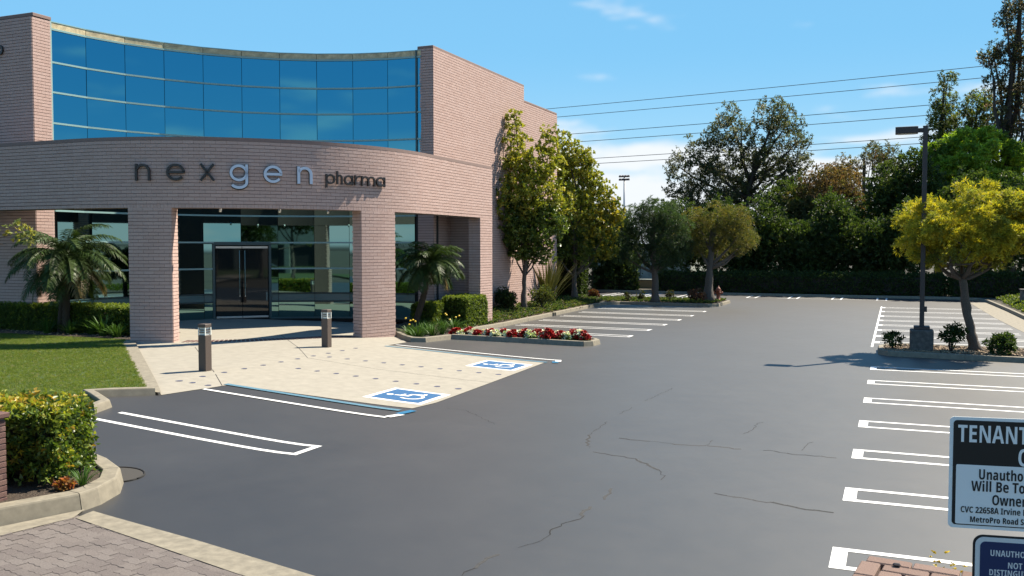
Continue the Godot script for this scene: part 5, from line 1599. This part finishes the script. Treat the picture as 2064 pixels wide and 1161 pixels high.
# ------------------------------------------------------------------ nearest the camera
func build_foreground() -> void:
	rng.seed = 7
	# driveway of wavy interlocking pavers with a concrete band
	var d := Vector2(.974, .2265)
	var e := Vector2(-.2265, .974)
	var o := Vector2(-8.43, -7.49)
	struct("driveway_band", sheet(v2([[-8.47, -7.78], [-6.6, -7.40], [-5.0, -7.03], [-1.0, -6.1], [-1.0, -5.85], [-5.6, -6.78], [-7.0, -7.14], [-8.43, -7.50]]), .026, .4), M.kerb_concrete)
	struct("driveway_band", sheet(v2([[-8.60, -7.78], [-8.46, -7.5], [-8.62, -6.7], [-9.3, -4.0], [-9.7, -4.0], [-8.9, -6.8]]), .026, .4), M.kerb_concrete)
	var drive := struct("driveway", sheet(v2([[-8.43, -7.51], [-5.6, -6.79], [-1.0, -5.86], [-1.0, -3.4], [-9.3, -3.4], [-8.62, -6.72]]), .006, .5), M.soil)
	var shape := []
	var up := [.0, .009, .0, -.009, .0, .009, .0, -.009, .0]
	for i in 9: shape.append([-.1105 + i * .221 / 8.0, -.0545 + up[i]])
	for i in 9: shape.append([.1105 - i * .221 / 8.0, .0545 + up[8 - i]])
	var pv := extrude(v2(shape), -.02, .0)
	var all := []
	var area := v2([[-8.50, -7.66], [-5.6, -6.90], [-1.0, -5.92], [-1.0, -3.45], [-9.35, -3.45], [-8.72, -6.72]])
	for r in 36:
		for c in range(-6, 34):
			var p := o + e * (-.15 + r * .112) + d * ((c + .5 * (r % 2)) * .2255 + .12)
			if Geometry2D.is_point_in_polygon(p, area):
				all.append([Transform3D(Basis(Vector3.UP, -d.angle() + rng.randf_range(-.012, .012)), on(p.x, p.y, .020 + rng.randf_range(-.003, .003))), rng.randi() % 4, p.distance_to(Vector2(-7.2, -7.1))])
	all.sort_custom(func(a, b): return a[2] < b[2])
	var xfs := []; var cols := []
	for i in all.size():
		if i < 300: part("paver", pv, M["paver_%d" % all[i][1]], drive, all[i][0])
		else:
			xfs.append(all[i][0]); cols.append(PAVERS[all[i][1]])
	if xfs.size(): scatter("paving", drive, pv, M.paver_bulk, xfs, cols, "stuff")
	# kerbed nose with its hedge
	struct("hedge_kerb", kerb_mesh(pts2([[-14, -9.9], [-10.3, -9.3], [-9.6, -9.1], [-9.1, -8.85], [-8.8, -8.5], [-8.64, -8.05], [-8.62, -7.75], [-8.95, -6.8], [-10.2, -3.3]]), .24, .21, .035, 1.25), M.kerb_concrete)
	struct("hedge_bed", sheet(v2([[-14, -9.75], [-10.3, -9.15], [-9.7, -8.97], [-9.2, -8.7], [-8.98, -8.4], [-8.84, -8.0], [-8.82, -7.8], [-9.15, -6.85], [-10.4, -3.4], [-14, -3.4]]), .16, .5), M.soil)
	var big := cluster(6, .075, .038, 1.0, .07, 500, .2, .25)
	var green := [L(.05, .09, .016), L(.08, .135, .024), L(.12, .18, .03), L(.16, .215, .04)]
	var fresh := [L(.40, .36, .04), L(.34, .37, .045), L(.42, .28, .04), L(.26, .31, .04)]
	hedge("hedge", "big glossy leaved hedge with yellow new shoots at the lower left corner", Vector3(-10.86, .20, -7.66), deg_to_rad(22.66), Vector3(3.3, .92, .95), big, M.leaf_gloss, 560, green, fresh, .8, 501, "", .08, .055)
	var sg := thing("strap_leaf_clump", "small lone strap-leaved clump in the kerb nose under the big hedge", "plant", Vector3(-8.98, .2, -8.1))
	part("leaves", strap_clump("s", 46, .30, .22, .014, M.strap, 505, .4), M.strap, sg)
	var og := shrub("low_plant", "low orange leaved plant at the hedge's foot beside the small strap-leaved clump", Vector3(-9.02, .18, -7.86), Vector3(.12, .07, .12), cluster(6, .05, .03, 1.1, .03, 506), M.leaf, 60, [L(.42, .13, .04), L(.34, .10, .04), L(.28, .18, .05)], 507, {"stems": 2, "lobes": 3, "category": "plant"})
	# brick gate pier at the left edge
	var pier := thing("brick_pier", "dark red brick pier cut off by the left edge, before the hedge", "pillar", Vector3(-9.53, .17, -6.99))
	var core := part("core", box_mesh(Vector3(.57, .98, .57), 0, Vector3(0, .49, 0)), M.mortar, pier)
	var bm := box_mesh(Vector3(.192, .056, .09), .004)
	var n := 0
	for r in 14:
		for f in 4:
			var ang := f * PI / 2
			var b := Basis(Vector3.UP, ang)
			for c in 3:
				var x := -.2 + c * .2 + (.05 if r % 2 else -.05)
				if absf(x) > .21: x = signf(x) * .2
				part("brick", bm, M["dark_brick_%d" % (rng.randi() % 4)], core, Transform3D(b, b * Vector3(x, .035 + r * .0675, .252 + rng.randf_range(-.002, .002))))
	part("cap", box_mesh(Vector3(.66, .06, .66), .01, Vector3(0, 1.0, 0)), M.dark_brick_0, pier)
	# low brick pier in the bottom right corner, its top laid in running bond
	var cap := thing("brick_pier", "broad pier topped with pinkish tan bricks in the bottom right corner", "pillar", Vector3(-.116, 0, -4.762), -.1395)
	part("core", box_mesh(Vector3(1.1, 1.48, 1.3), 0, Vector3(.56, .74, .66)), M.mortar, cap)
	var len := box_mesh(Vector3(.198, .06, .088), .006)
	for i in 6: part("brick", len, M["cap_brick_%d" % (i % 3)], cap, Transform3D(Basis.IDENTITY, Vector3(.12 + i * .206, 1.52, .047)))
	for i in 6: part("brick", len, M["cap_brick_%d" % ((i + 1) % 3)], cap, Transform3D(Basis(Vector3.UP, PI / 2), Vector3(.047, 1.522, .20 + i * .206)))
	for r in 12:
		for i in 6:
			var x := .10 + .105 + i * .206 - (.103 if r % 2 else 0.0)
			if x < .17:
				part("brick", box_mesh(Vector3(.096, .06, .088), .006), M["cap_brick_%d" % ((i * 5 + r * 7) % 3)], cap, Transform3D(Basis.IDENTITY, Vector3(.15, 1.52, .145 + r * .096)))
			else: part("brick", len, M["cap_brick_%d" % ((i * 5 + r * 7) % 3)], cap, Transform3D(Basis(Vector3.UP, rng.randf_range(-.01, .01)), Vector3(x, 1.52 + rng.randf_range(-.002, .003), .145 + r * .096)))
	for f in 3:
		for r in 18:
			for c in 5:
				var b := Basis(Vector3.UP, [-PI / 2, PI, 0.0][f])
				var at: Vector3 = [Vector3(-.0, .07 + r * .08, .12 + c * .206 + (.1 if r % 2 else 0.0)), Vector3(.12 + c * .206 + (.1 if r % 2 else 0.0) * .5, .07 + r * .08, .0), Vector3(.12 + c * .206, .07 + r * .08, 1.31)][f]
				part("brick", len, M["cap_brick_%d" % ((r + c * 2) % 3)], cap, Transform3D(b, at))
	var pebble := thing("pebble", "dark pebble lying on the brick pier in the bottom right corner", "stone", Vector3(.03, 1.552, -4.63))
	part("stone", box_mesh(Vector3(.036, .016, .022), .007, Vector3(0, .008, 0)), M.dark_bronze, pebble)
	var ys := shrub("yellow_flower_shrub", "upright shrub whose yellow flowers peep over the brick pier beside the blue sign", Vector3(.36, 0, -5.02), Vector3(.26, .76, .16), cluster(6, .045, .022, 1.0, .04, 510), M.leaf, 420, [L(.10, .15, .03), L(.15, .19, .04)], 511, {"stems": 4, "lobes": 6})
	var fx := []; var fc := []
	for i in 22:
		fx.append(Transform3D(facing(Vector3(rng.randf() - .5, 1, rng.randf() - .5), rng.randf_range(.7, 1.2)), Vector3(rng.randf_range(-.2, .2), rng.randf_range(1.40, 1.54), rng.randf_range(-.05, .12))))
		fc.append(L(.62, .46, .03) * rng.randf_range(.8, 1.15))
	scatter("flowers", ys, cluster(7, .017, .011, 1.6, .006, 512), M.petal, fx, fc)
	build_notices()

func rounded(w: float, h: float, r: float, inset := 0.0) -> PackedVector2Array:
	var p := PackedVector2Array()
	for c in [[w - r, r, -90], [w - r, h - r, 0], [r, h - r, 90], [r, r, 180]]:
		for k in 7:
			var a := deg_to_rad(c[2] + 15.0 * k)
			p.append(Vector2(c[0] + cos(a) * (r - inset), c[1] + sin(a) * (r - inset)))
	return p

func plate(poly: PackedVector2Array, z0: float, z1: float) -> ArrayMesh:   # a plate upright in x (right), y (down from its top edge)
	var st := begin()
	var t := Geometry2D.triangulate_polygon(poly)
	for i in range(0, t.size(), 3):
		var v := []
		for k in 3: v.append(Vector3(poly[t[i + k]].x, -poly[t[i + k]].y, 0))
		tri_out(st, v[0] + Vector3.BACK * z1, v[1] + Vector3.BACK * z1, v[2] + Vector3.BACK * z1, v[0] + Vector3.BACK * (z1 - 1))
		tri_out(st, v[0] + Vector3.BACK * z0, v[1] + Vector3.BACK * z0, v[2] + Vector3.BACK * z0, v[0] + Vector3.BACK * (z0 + 1))
	var c := Vector2.ZERO
	for q in poly: c += q / poly.size()
	for i in poly.size():
		var a := poly[i]; var b := poly[(i + 1) % poly.size()]
		quad_out(st, Vector3(a.x, -a.y, z0), Vector3(b.x, -b.y, z0), Vector3(b.x, -b.y, z1), Vector3(a.x, -a.y, z1), Vector3(c.x, -c.y, (z0 + z1) / 2))
	return done(st)

func lettering(parent: Node, text: String, x: float, top: float, cap: float, width: float, z: float, m: Material, bold := true, tracking := 0.0) -> void:
	# text whose capitals are cap tall; x and top are the corner of its first capital; width squeezes the letters
	var f := SystemFont.new()
	f.font_names = PackedStringArray(["Droid Sans"])
	f.font_weight = 700 if bold else 400
	var t := TextMesh.new()
	t.font = f
	t.text = text
	t.font_size = 64
	t.pixel_size = cap / (64.0 * .714)
	t.depth = .0006
	t.curve_step = 1.0
	t.horizontal_alignment = HORIZONTAL_ALIGNMENT_LEFT
	t.vertical_alignment = VERTICAL_ALIGNMENT_BOTTOM
	var box_ := t.get_aabb()
	var o := part("lettering", t, m, parent)
	# place by the box of a capital H, so that descenders do not matter
	var ref := TextMesh.new()
	ref.font = f; ref.text = "H"; ref.font_size = 64; ref.pixel_size = t.pixel_size; ref.depth = .0006
	ref.horizontal_alignment = HORIZONTAL_ALIGNMENT_LEFT
	ref.vertical_alignment = VERTICAL_ALIGNMENT_BOTTOM
	var hb := ref.get_aabb()
	var sy := cap / hb.size.y
	o.scale = Vector3(sy * width, sy, 1)
	o.position = Vector3(x - box_.position.x * sy * width, -top - (hb.position.y + hb.size.y) * sy, z)

func build_notices() -> void:
	var turn := .1675
	var s := thing("tow_away_sign", "white sign with black header lettering, upper of two notices at the right edge", "sign", Vector3(.145, 2.592, -2.751), turn)
	part("panel", plate(rounded(.457, .305, .012), -.002, 0.0), M.sign_face, s)
	part("border", plate(rounded(.457, .305, .020, 0.0).duplicate(), .0, .0002), M.sign_face, s)
	var blk := PackedVector2Array()
	for q in rounded(.457 - .018, .305 - .018, .010): blk.append(q + Vector2(.009, .009))
	part("border", plate(blk, 0.0, .0010), M.sign_black, s)
	var inner := PackedVector2Array()
	for q in rounded(.457 - .034, .163, .004): inner.append(q + Vector2(.0175, .130))
	part("field", plate(inner, .0006, .0018), M.sign_face, s)
	lettering(s, "TENANT PARKING", .0205, .0215, .0465, .70, .0018, M.sign_face)
	lettering(s, "ONLY", .171, .0815, .0465, .70, .0018, M.sign_face)
	lettering(s, "Unauthorized Cars", .075, .141, .0275, .70, .0026, M.sign_black)
	lettering(s, "Will Be Towed At", .056, .1735, .0275, .74, .0026, M.sign_black)
	lettering(s, "Owner's Expense", .109, .2095, .0275, .70, .0026, M.sign_black)
	lettering(s, "CVC 22658A Irvine PD", .031, .2445, .0165, .75, .0026, M.sign_black)
	lettering(s, "MetroPro Road Service", .055, .271, .0155, .78, .0026, M.sign_black)
	for y in [.012, .293]: part("bolt", tube_mesh([Vector3(.2285, -y, -.001), Vector3(.2285, -y, .004)], [.005, .004], 8), M.galvanised, s)
	var b := thing("blue_notice", "navy blue notice with silver lettering, lower of the two signs at the right edge", "sign", Vector3(.208, 2.272, -2.762), turn)
	part("panel", plate(rounded(.330, .457, .026), -.002, 0.0), M.sign_black, b)
	var ring := PackedVector2Array()
	for q in rounded(.330 - .012, .457 - .012, .022): ring.append(q + Vector2(.006, .006))
	part("border", plate(ring, 0.0, .0010), M.sign_silver, b)
	var nav := PackedVector2Array()
	for q in rounded(.330 - .036, .457 - .036, .014): nav.append(q + Vector2(.018, .018))
	part("field", plate(nav, .0006, .0018), M.sign_navy, b)
	lettering(b, "UNAUTHORIZED", .044, .0400, .0165, .78, .0018, M.sign_silver)
	lettering(b, "NOT", .088, .0715, .0165, .78, .0018, M.sign_silver)
	lettering(b, "DISTINGUISHING", .042, .0930, .0165, .78, .0018, M.sign_silver)
	var post := thing("sign_post", "galvanised steel post that carries the two notices at the right edge", "post", Vector3(.372, 0, -2.812), turn)
	part("channel", box_mesh(Vector3(.05, 2.62, .03), .003, Vector3(0, 1.31, 0)), M.galvanised, post)

# ------------------------------------------------------------------ across the way: what the lobby glass mirrors
func car(label: String, at: Vector3, turn: float, paint: Material) -> void:
	var t := thing("parked_car", label, "car", at, turn, "cars parked across the way")
	var st := begin()
	var prof := [[-2.25, .35], [-2.3, .75], [-1.95, .98], [-1.2, 1.05], [-.55, 1.45], [.9, 1.48], [1.75, 1.05], [2.2, .98], [2.28, .6], [2.2, .32]]
	var ring0 := []; var ring1 := []
	for p in prof:
		var w: float = .86 if p[1] < 1.1 else .66
		ring0.append(Vector3(p[0], p[1], -w)); ring1.append(Vector3(p[0], p[1], w))
	var mid := Vector3(0, .8, 0)
	for i in prof.size():
		var j := (i + 1) % prof.size()
		quad_out(st, ring0[i], ring0[j], ring1[j], ring1[i], mid)
		tri_out(st, ring0[i], ring0[j], Vector3(0, .75, -.88), mid)
		tri_out(st, ring1[i], ring1[j], Vector3(0, .75, .88), mid)
	part("body", done(st), paint, t)
	for s in [-1.0, 1.0]:
		var w := begin()
		quad_out(w, Vector3(-.95, 1.08, s * .84), Vector3(1.45, 1.08, s * .84), Vector3(.85, 1.42, s * .69), Vector3(-.5, 1.40, s * .69), mid)
		part("side_window", done(w), M.car_glass, t)
		for x in [-1.4, 1.4]:
			var wh := part("wheel", tube_mesh([Vector3(x, .33, s * .68), Vector3(x, .33, s * .89)], [.33, .33], 16), M.tyre, t)
			part("rim", tube_mesh([Vector3(x, .33, s * .86), Vector3(x, .33, s * .90)], [.2, .18], 12), M.galvanised, wh)

func build_opposite() -> void:
	var lawn := v2([[-9.5, 9], [60, 9], [60, 60], [-9.5, 60]])
	struct("opposite_lawn", sheet(lawn, .05, 6.0), M.turf)
	struct("opposite_walk", sheet(v2([[6, 3], [9, 2], [30, 14], [29, 17]]), .09, 2.0), M.concrete)
	var b := thing("office_opposite", "long pale office with dark window band across the street, mirrored in the lobby glass", "building", Vector3(34, 0, 46), deg_to_rad(45))
	part("base", box_mesh(Vector3(46, 3.2, 14), 0, Vector3(0, 1.6, 7)), M.interior, b)
	part("wall", box_mesh(Vector3(46.4, 4.2, 14.4), .03, Vector3(0, 5.3, 7)), M.pale_wall, b)
	part("parapet", box_mesh(Vector3(46.6, .3, 14.6), .02, Vector3(0, 7.5, 7)), M.weathered_concrete, b)
	for i in 9: part("pier", box_mesh(Vector3(.8, 3.2, .3), .02, Vector3(-20 + i * 5, 1.6, -.1)), M.pale_wall, b)
	var big := broad_big()
	var k := 0
	var dark := [L(.03, .055, .014), L(.045, .07, .018), L(.065, .09, .022)]
	for s in [[15.0, 14.0, 5.0], [8.5, 19.0, 5.6], [21.5, 6.5, 5.2], [3.5, 24.0, 6.2], [27.0, 17.0, 6.0]]:
		var c := Vector3(0, s[2], 0)
		tree("street_tree", ["street tree on the lawn behind the camera, nearest the car park", "street tree left of the nearest one behind the camera", "street tree at the right end of the row behind the camera", "tallest street tree at the left end of the row behind the camera", "street tree closest to the pale office behind the camera"][k], "tree", "street trees mirrored in the glass", Vector3(s[0], .05, s[1]), [Vector3.ZERO, Vector3(.2, 1.4, 0), Vector3(.1, s[2] * .55, .2), c], .2, M.bark_grey,
			lobes_in(c, Vector3(2.7, 2.2, 2.7), 11, 1.25, 170, 600 + k), big, M.leaf, dark, 610 + k, {"limbs": 6, "gap": .1})
		k += 1
	var hl := cluster(9, .09, .045, 1.0, .06, 620)
	hedge("street_hedge", "clipped hedge along the lawn behind the camera", Vector3(17.0, .05, 19.5), deg_to_rad(45), Vector3(16, 1.0, 1.1), hl, M.leaf, 130, dark, [L(.12, .16, .03)], .5, 621)
	car("white car parked across the way behind the camera", Vector3(21, .05, 25.5), deg_to_rad(42), M.car_white)
	car("dark car parked beside the white one behind the camera", Vector3(16.8, .05, 29.5), deg_to_rad(45), M.car_dark)

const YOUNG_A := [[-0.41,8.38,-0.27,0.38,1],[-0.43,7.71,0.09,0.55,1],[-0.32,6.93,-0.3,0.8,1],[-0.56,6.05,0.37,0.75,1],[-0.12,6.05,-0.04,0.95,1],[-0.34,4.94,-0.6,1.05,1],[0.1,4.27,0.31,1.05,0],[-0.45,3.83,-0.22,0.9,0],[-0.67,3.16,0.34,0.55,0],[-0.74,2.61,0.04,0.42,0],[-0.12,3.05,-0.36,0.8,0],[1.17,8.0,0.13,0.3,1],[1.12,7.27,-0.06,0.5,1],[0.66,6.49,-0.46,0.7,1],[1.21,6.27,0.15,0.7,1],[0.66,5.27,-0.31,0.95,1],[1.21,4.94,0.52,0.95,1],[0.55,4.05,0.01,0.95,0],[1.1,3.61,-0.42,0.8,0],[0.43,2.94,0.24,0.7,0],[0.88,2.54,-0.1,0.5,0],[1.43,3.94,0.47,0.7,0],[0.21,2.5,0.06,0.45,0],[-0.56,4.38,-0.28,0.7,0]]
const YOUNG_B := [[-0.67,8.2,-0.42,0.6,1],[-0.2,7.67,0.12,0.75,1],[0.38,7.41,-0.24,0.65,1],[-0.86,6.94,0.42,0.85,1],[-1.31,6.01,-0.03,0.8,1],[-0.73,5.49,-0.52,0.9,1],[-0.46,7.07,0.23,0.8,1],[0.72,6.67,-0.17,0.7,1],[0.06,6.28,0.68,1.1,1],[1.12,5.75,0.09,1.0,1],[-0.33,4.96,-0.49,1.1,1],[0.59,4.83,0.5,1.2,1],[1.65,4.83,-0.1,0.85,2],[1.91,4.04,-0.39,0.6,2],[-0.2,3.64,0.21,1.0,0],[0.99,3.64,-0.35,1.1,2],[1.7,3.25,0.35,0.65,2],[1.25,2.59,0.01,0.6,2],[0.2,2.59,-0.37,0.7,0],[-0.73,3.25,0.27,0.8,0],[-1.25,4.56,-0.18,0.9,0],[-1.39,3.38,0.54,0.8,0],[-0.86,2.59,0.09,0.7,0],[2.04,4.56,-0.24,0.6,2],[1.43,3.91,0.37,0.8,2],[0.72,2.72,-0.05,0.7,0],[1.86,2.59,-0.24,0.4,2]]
const ISLE_DARK := [[-0.28,4.83,-0.52,0.75,0],[-1.08,4.38,0.14,0.85,0],[0.58,4.51,-0.31,0.85,0],[-1.56,3.5,0.4,0.8,0],[-0.28,3.71,-0.04,1.1,0],[1.01,3.71,-0.55,0.95,0],[-0.94,2.51,0.22,0.75,0],[0.26,2.51,-0.21,0.85,0],[1.54,2.91,0.37,0.6,0],[-1.74,2.51,0.04,0.45,0],[1.06,2.38,-0.22,0.5,0]]
const ISLE_OLIVE := [[0.32,4.61,-0.56,0.8,0],[-0.71,4.34,0.13,0.8,0],[1.4,4.4,-0.3,0.8,0],[-1.22,3.59,0.37,0.75,0],[0.05,3.72,-0.04,1.0,0],[1.4,3.59,-0.57,1.0,0],[2.16,3.4,0.16,0.55,0],[-0.63,2.86,-0.13,0.55,0],[0.59,2.86,0.44,0.7,0],[1.81,2.86,0.04,0.5,0]]
const GUM := [[1.9,13.52,-1.05,1.5,0],[-1.26,13.44,0.2,1.2,0],[2.9,12.44,-0.59,1.6,0],[4.31,11.64,0.45,0.9,0],[-2.42,11.84,-0.05,1.3,0],[-0.58,12.08,-0.8,1.4,0],[-4.9,11.04,0.29,1.0,0],[-3.58,10.23,-0.34,1.4,0],[-5.38,9.63,0.62,1.0,0],[-1.9,9.79,0.14,1.6,0],[0.42,10.31,-0.76,1.7,0],[2.38,10.31,0.75,1.8,0],[4.07,9.95,-0.14,1.2,0],[-5.86,7.83,-0.52,0.8,0],[-3.9,8.31,0.34,1.6,0],[-1.9,7.99,-0.58,1.8,0],[0.26,8.15,1.09,2.0,0],[2.38,8.31,0.02,1.8,0],[3.71,7.99,-0.68,1.3,0],[-4.54,6.83,0.37,1.1,0],[-2.58,6.51,-0.35,1.8,0],[-0.26,6.31,1.34,2.0,0],[1.74,6.51,0.24,1.8,0]]
const BROWN := [[-1.24,7.35,-1.05,1.5,1],[0.56,7.57,0.25,1.5,1],[-2.25,5.84,-0.55,1.5,0],[-0.52,5.91,0.94,1.9,0],[1.46,5.84,-0.05,1.3,1],[-1.6,4.11,-1.03,1.8,0],[0.56,4.03,0.52,1.8,0],[-2.69,2.95,-0.32,1.3,0],[-0.88,2.59,0.93,1.5,0],[1.28,2.95,0.11,1.3,0]]
const THIN_A := [[-0.1,10.26,-0.7,1.0,0],[-0.53,8.9,0.18,1.1,0],[0.54,10.68,-0.33,0.9,0],[0.11,7.54,0.45,0.9,0],[-0.23,5.92,-0.03,0.8,0]]
const THIN_B := [[-0.8,11.44,-0.7,1.0,0],[0.27,10.92,0.18,1.1,0],[-0.37,9.63,-0.41,1.1,0],[0.83,9.85,0.5,1.0,0],[0.06,8.12,-0.04,1.0,0],[-0.8,7.6,-0.46,0.8,0],[0.49,6.4,0.26,0.9,0]]
const FAR_BROWN := [[-0.68,10.77,-0.91,1.3,0],[-1.07,9.69,0.26,1.6,0],[-0.09,9.69,-0.52,1.4,0],[-0.58,8.08,0.79,1.6,0]]
const DARKWOOD := [[0.64,8.42,-0.84,1.2,0],[-0.12,7.05,0.3,1.8,0],[1.25,7.33,-0.59,1.6,0],[-0.8,5.34,0.99,2.0,0],[0.57,5.34,-0.09,2.2,0],[1.93,5.69,-1.03,1.8,0],[-0.46,3.29,0.64,2.2,0],[1.25,3.29,-0.54,2.2,0],[-1.59,2.27,1.12,1.8,0],[-2.34,3.63,0.11,1.3,0]]
const SPIRE := [[0.27,16.24,-0.49,0.7,0],[0.23,14.96,0.16,0.95,0],[-0.21,13.56,-0.37,1.0,0],[0.63,13.36,0.55,1.1,0],[-0.01,12.07,-0.05,1.3,0],[-0.65,11.55,-0.57,1.0,0],[0.87,11.47,0.35,1.2,0]]
const SPIRE_B := [[-0.59,13.61,-0.7,1.0,0],[0.23,14.27,0.15,0.9,0],[0.62,13.03,-0.44,1.2,0],[-0.39,12.41,0.64,1.3,0],[0.07,11.29,-0.05,1.3,0]]
const TALLGUM := [[-0.11,20.34,-0.91,1.3,0],[0.53,18.91,0.25,1.5,0],[-0.76,19.38,-0.3,0.8,0],[-1.26,16.94,0.45,0.9,0],[-0.11,17.01,-0.05,1.3,0],[0.86,16.22,-0.86,1.5,0],[-1.8,16.65,0.17,0.6,0],[0.32,14.79,-0.34,1.4,0],[-0.47,14.0,0.62,1.0,0],[1.04,13.35,0.13,1.5,0],[0.25,12.2,-0.58,1.3,0],[-0.65,12.2,0.38,0.9,0],[0.68,10.66,-0.16,1.4,0],[-1.73,14.96,-0.46,0.7,0],[0.96,21.24,0.28,1.3,0]]
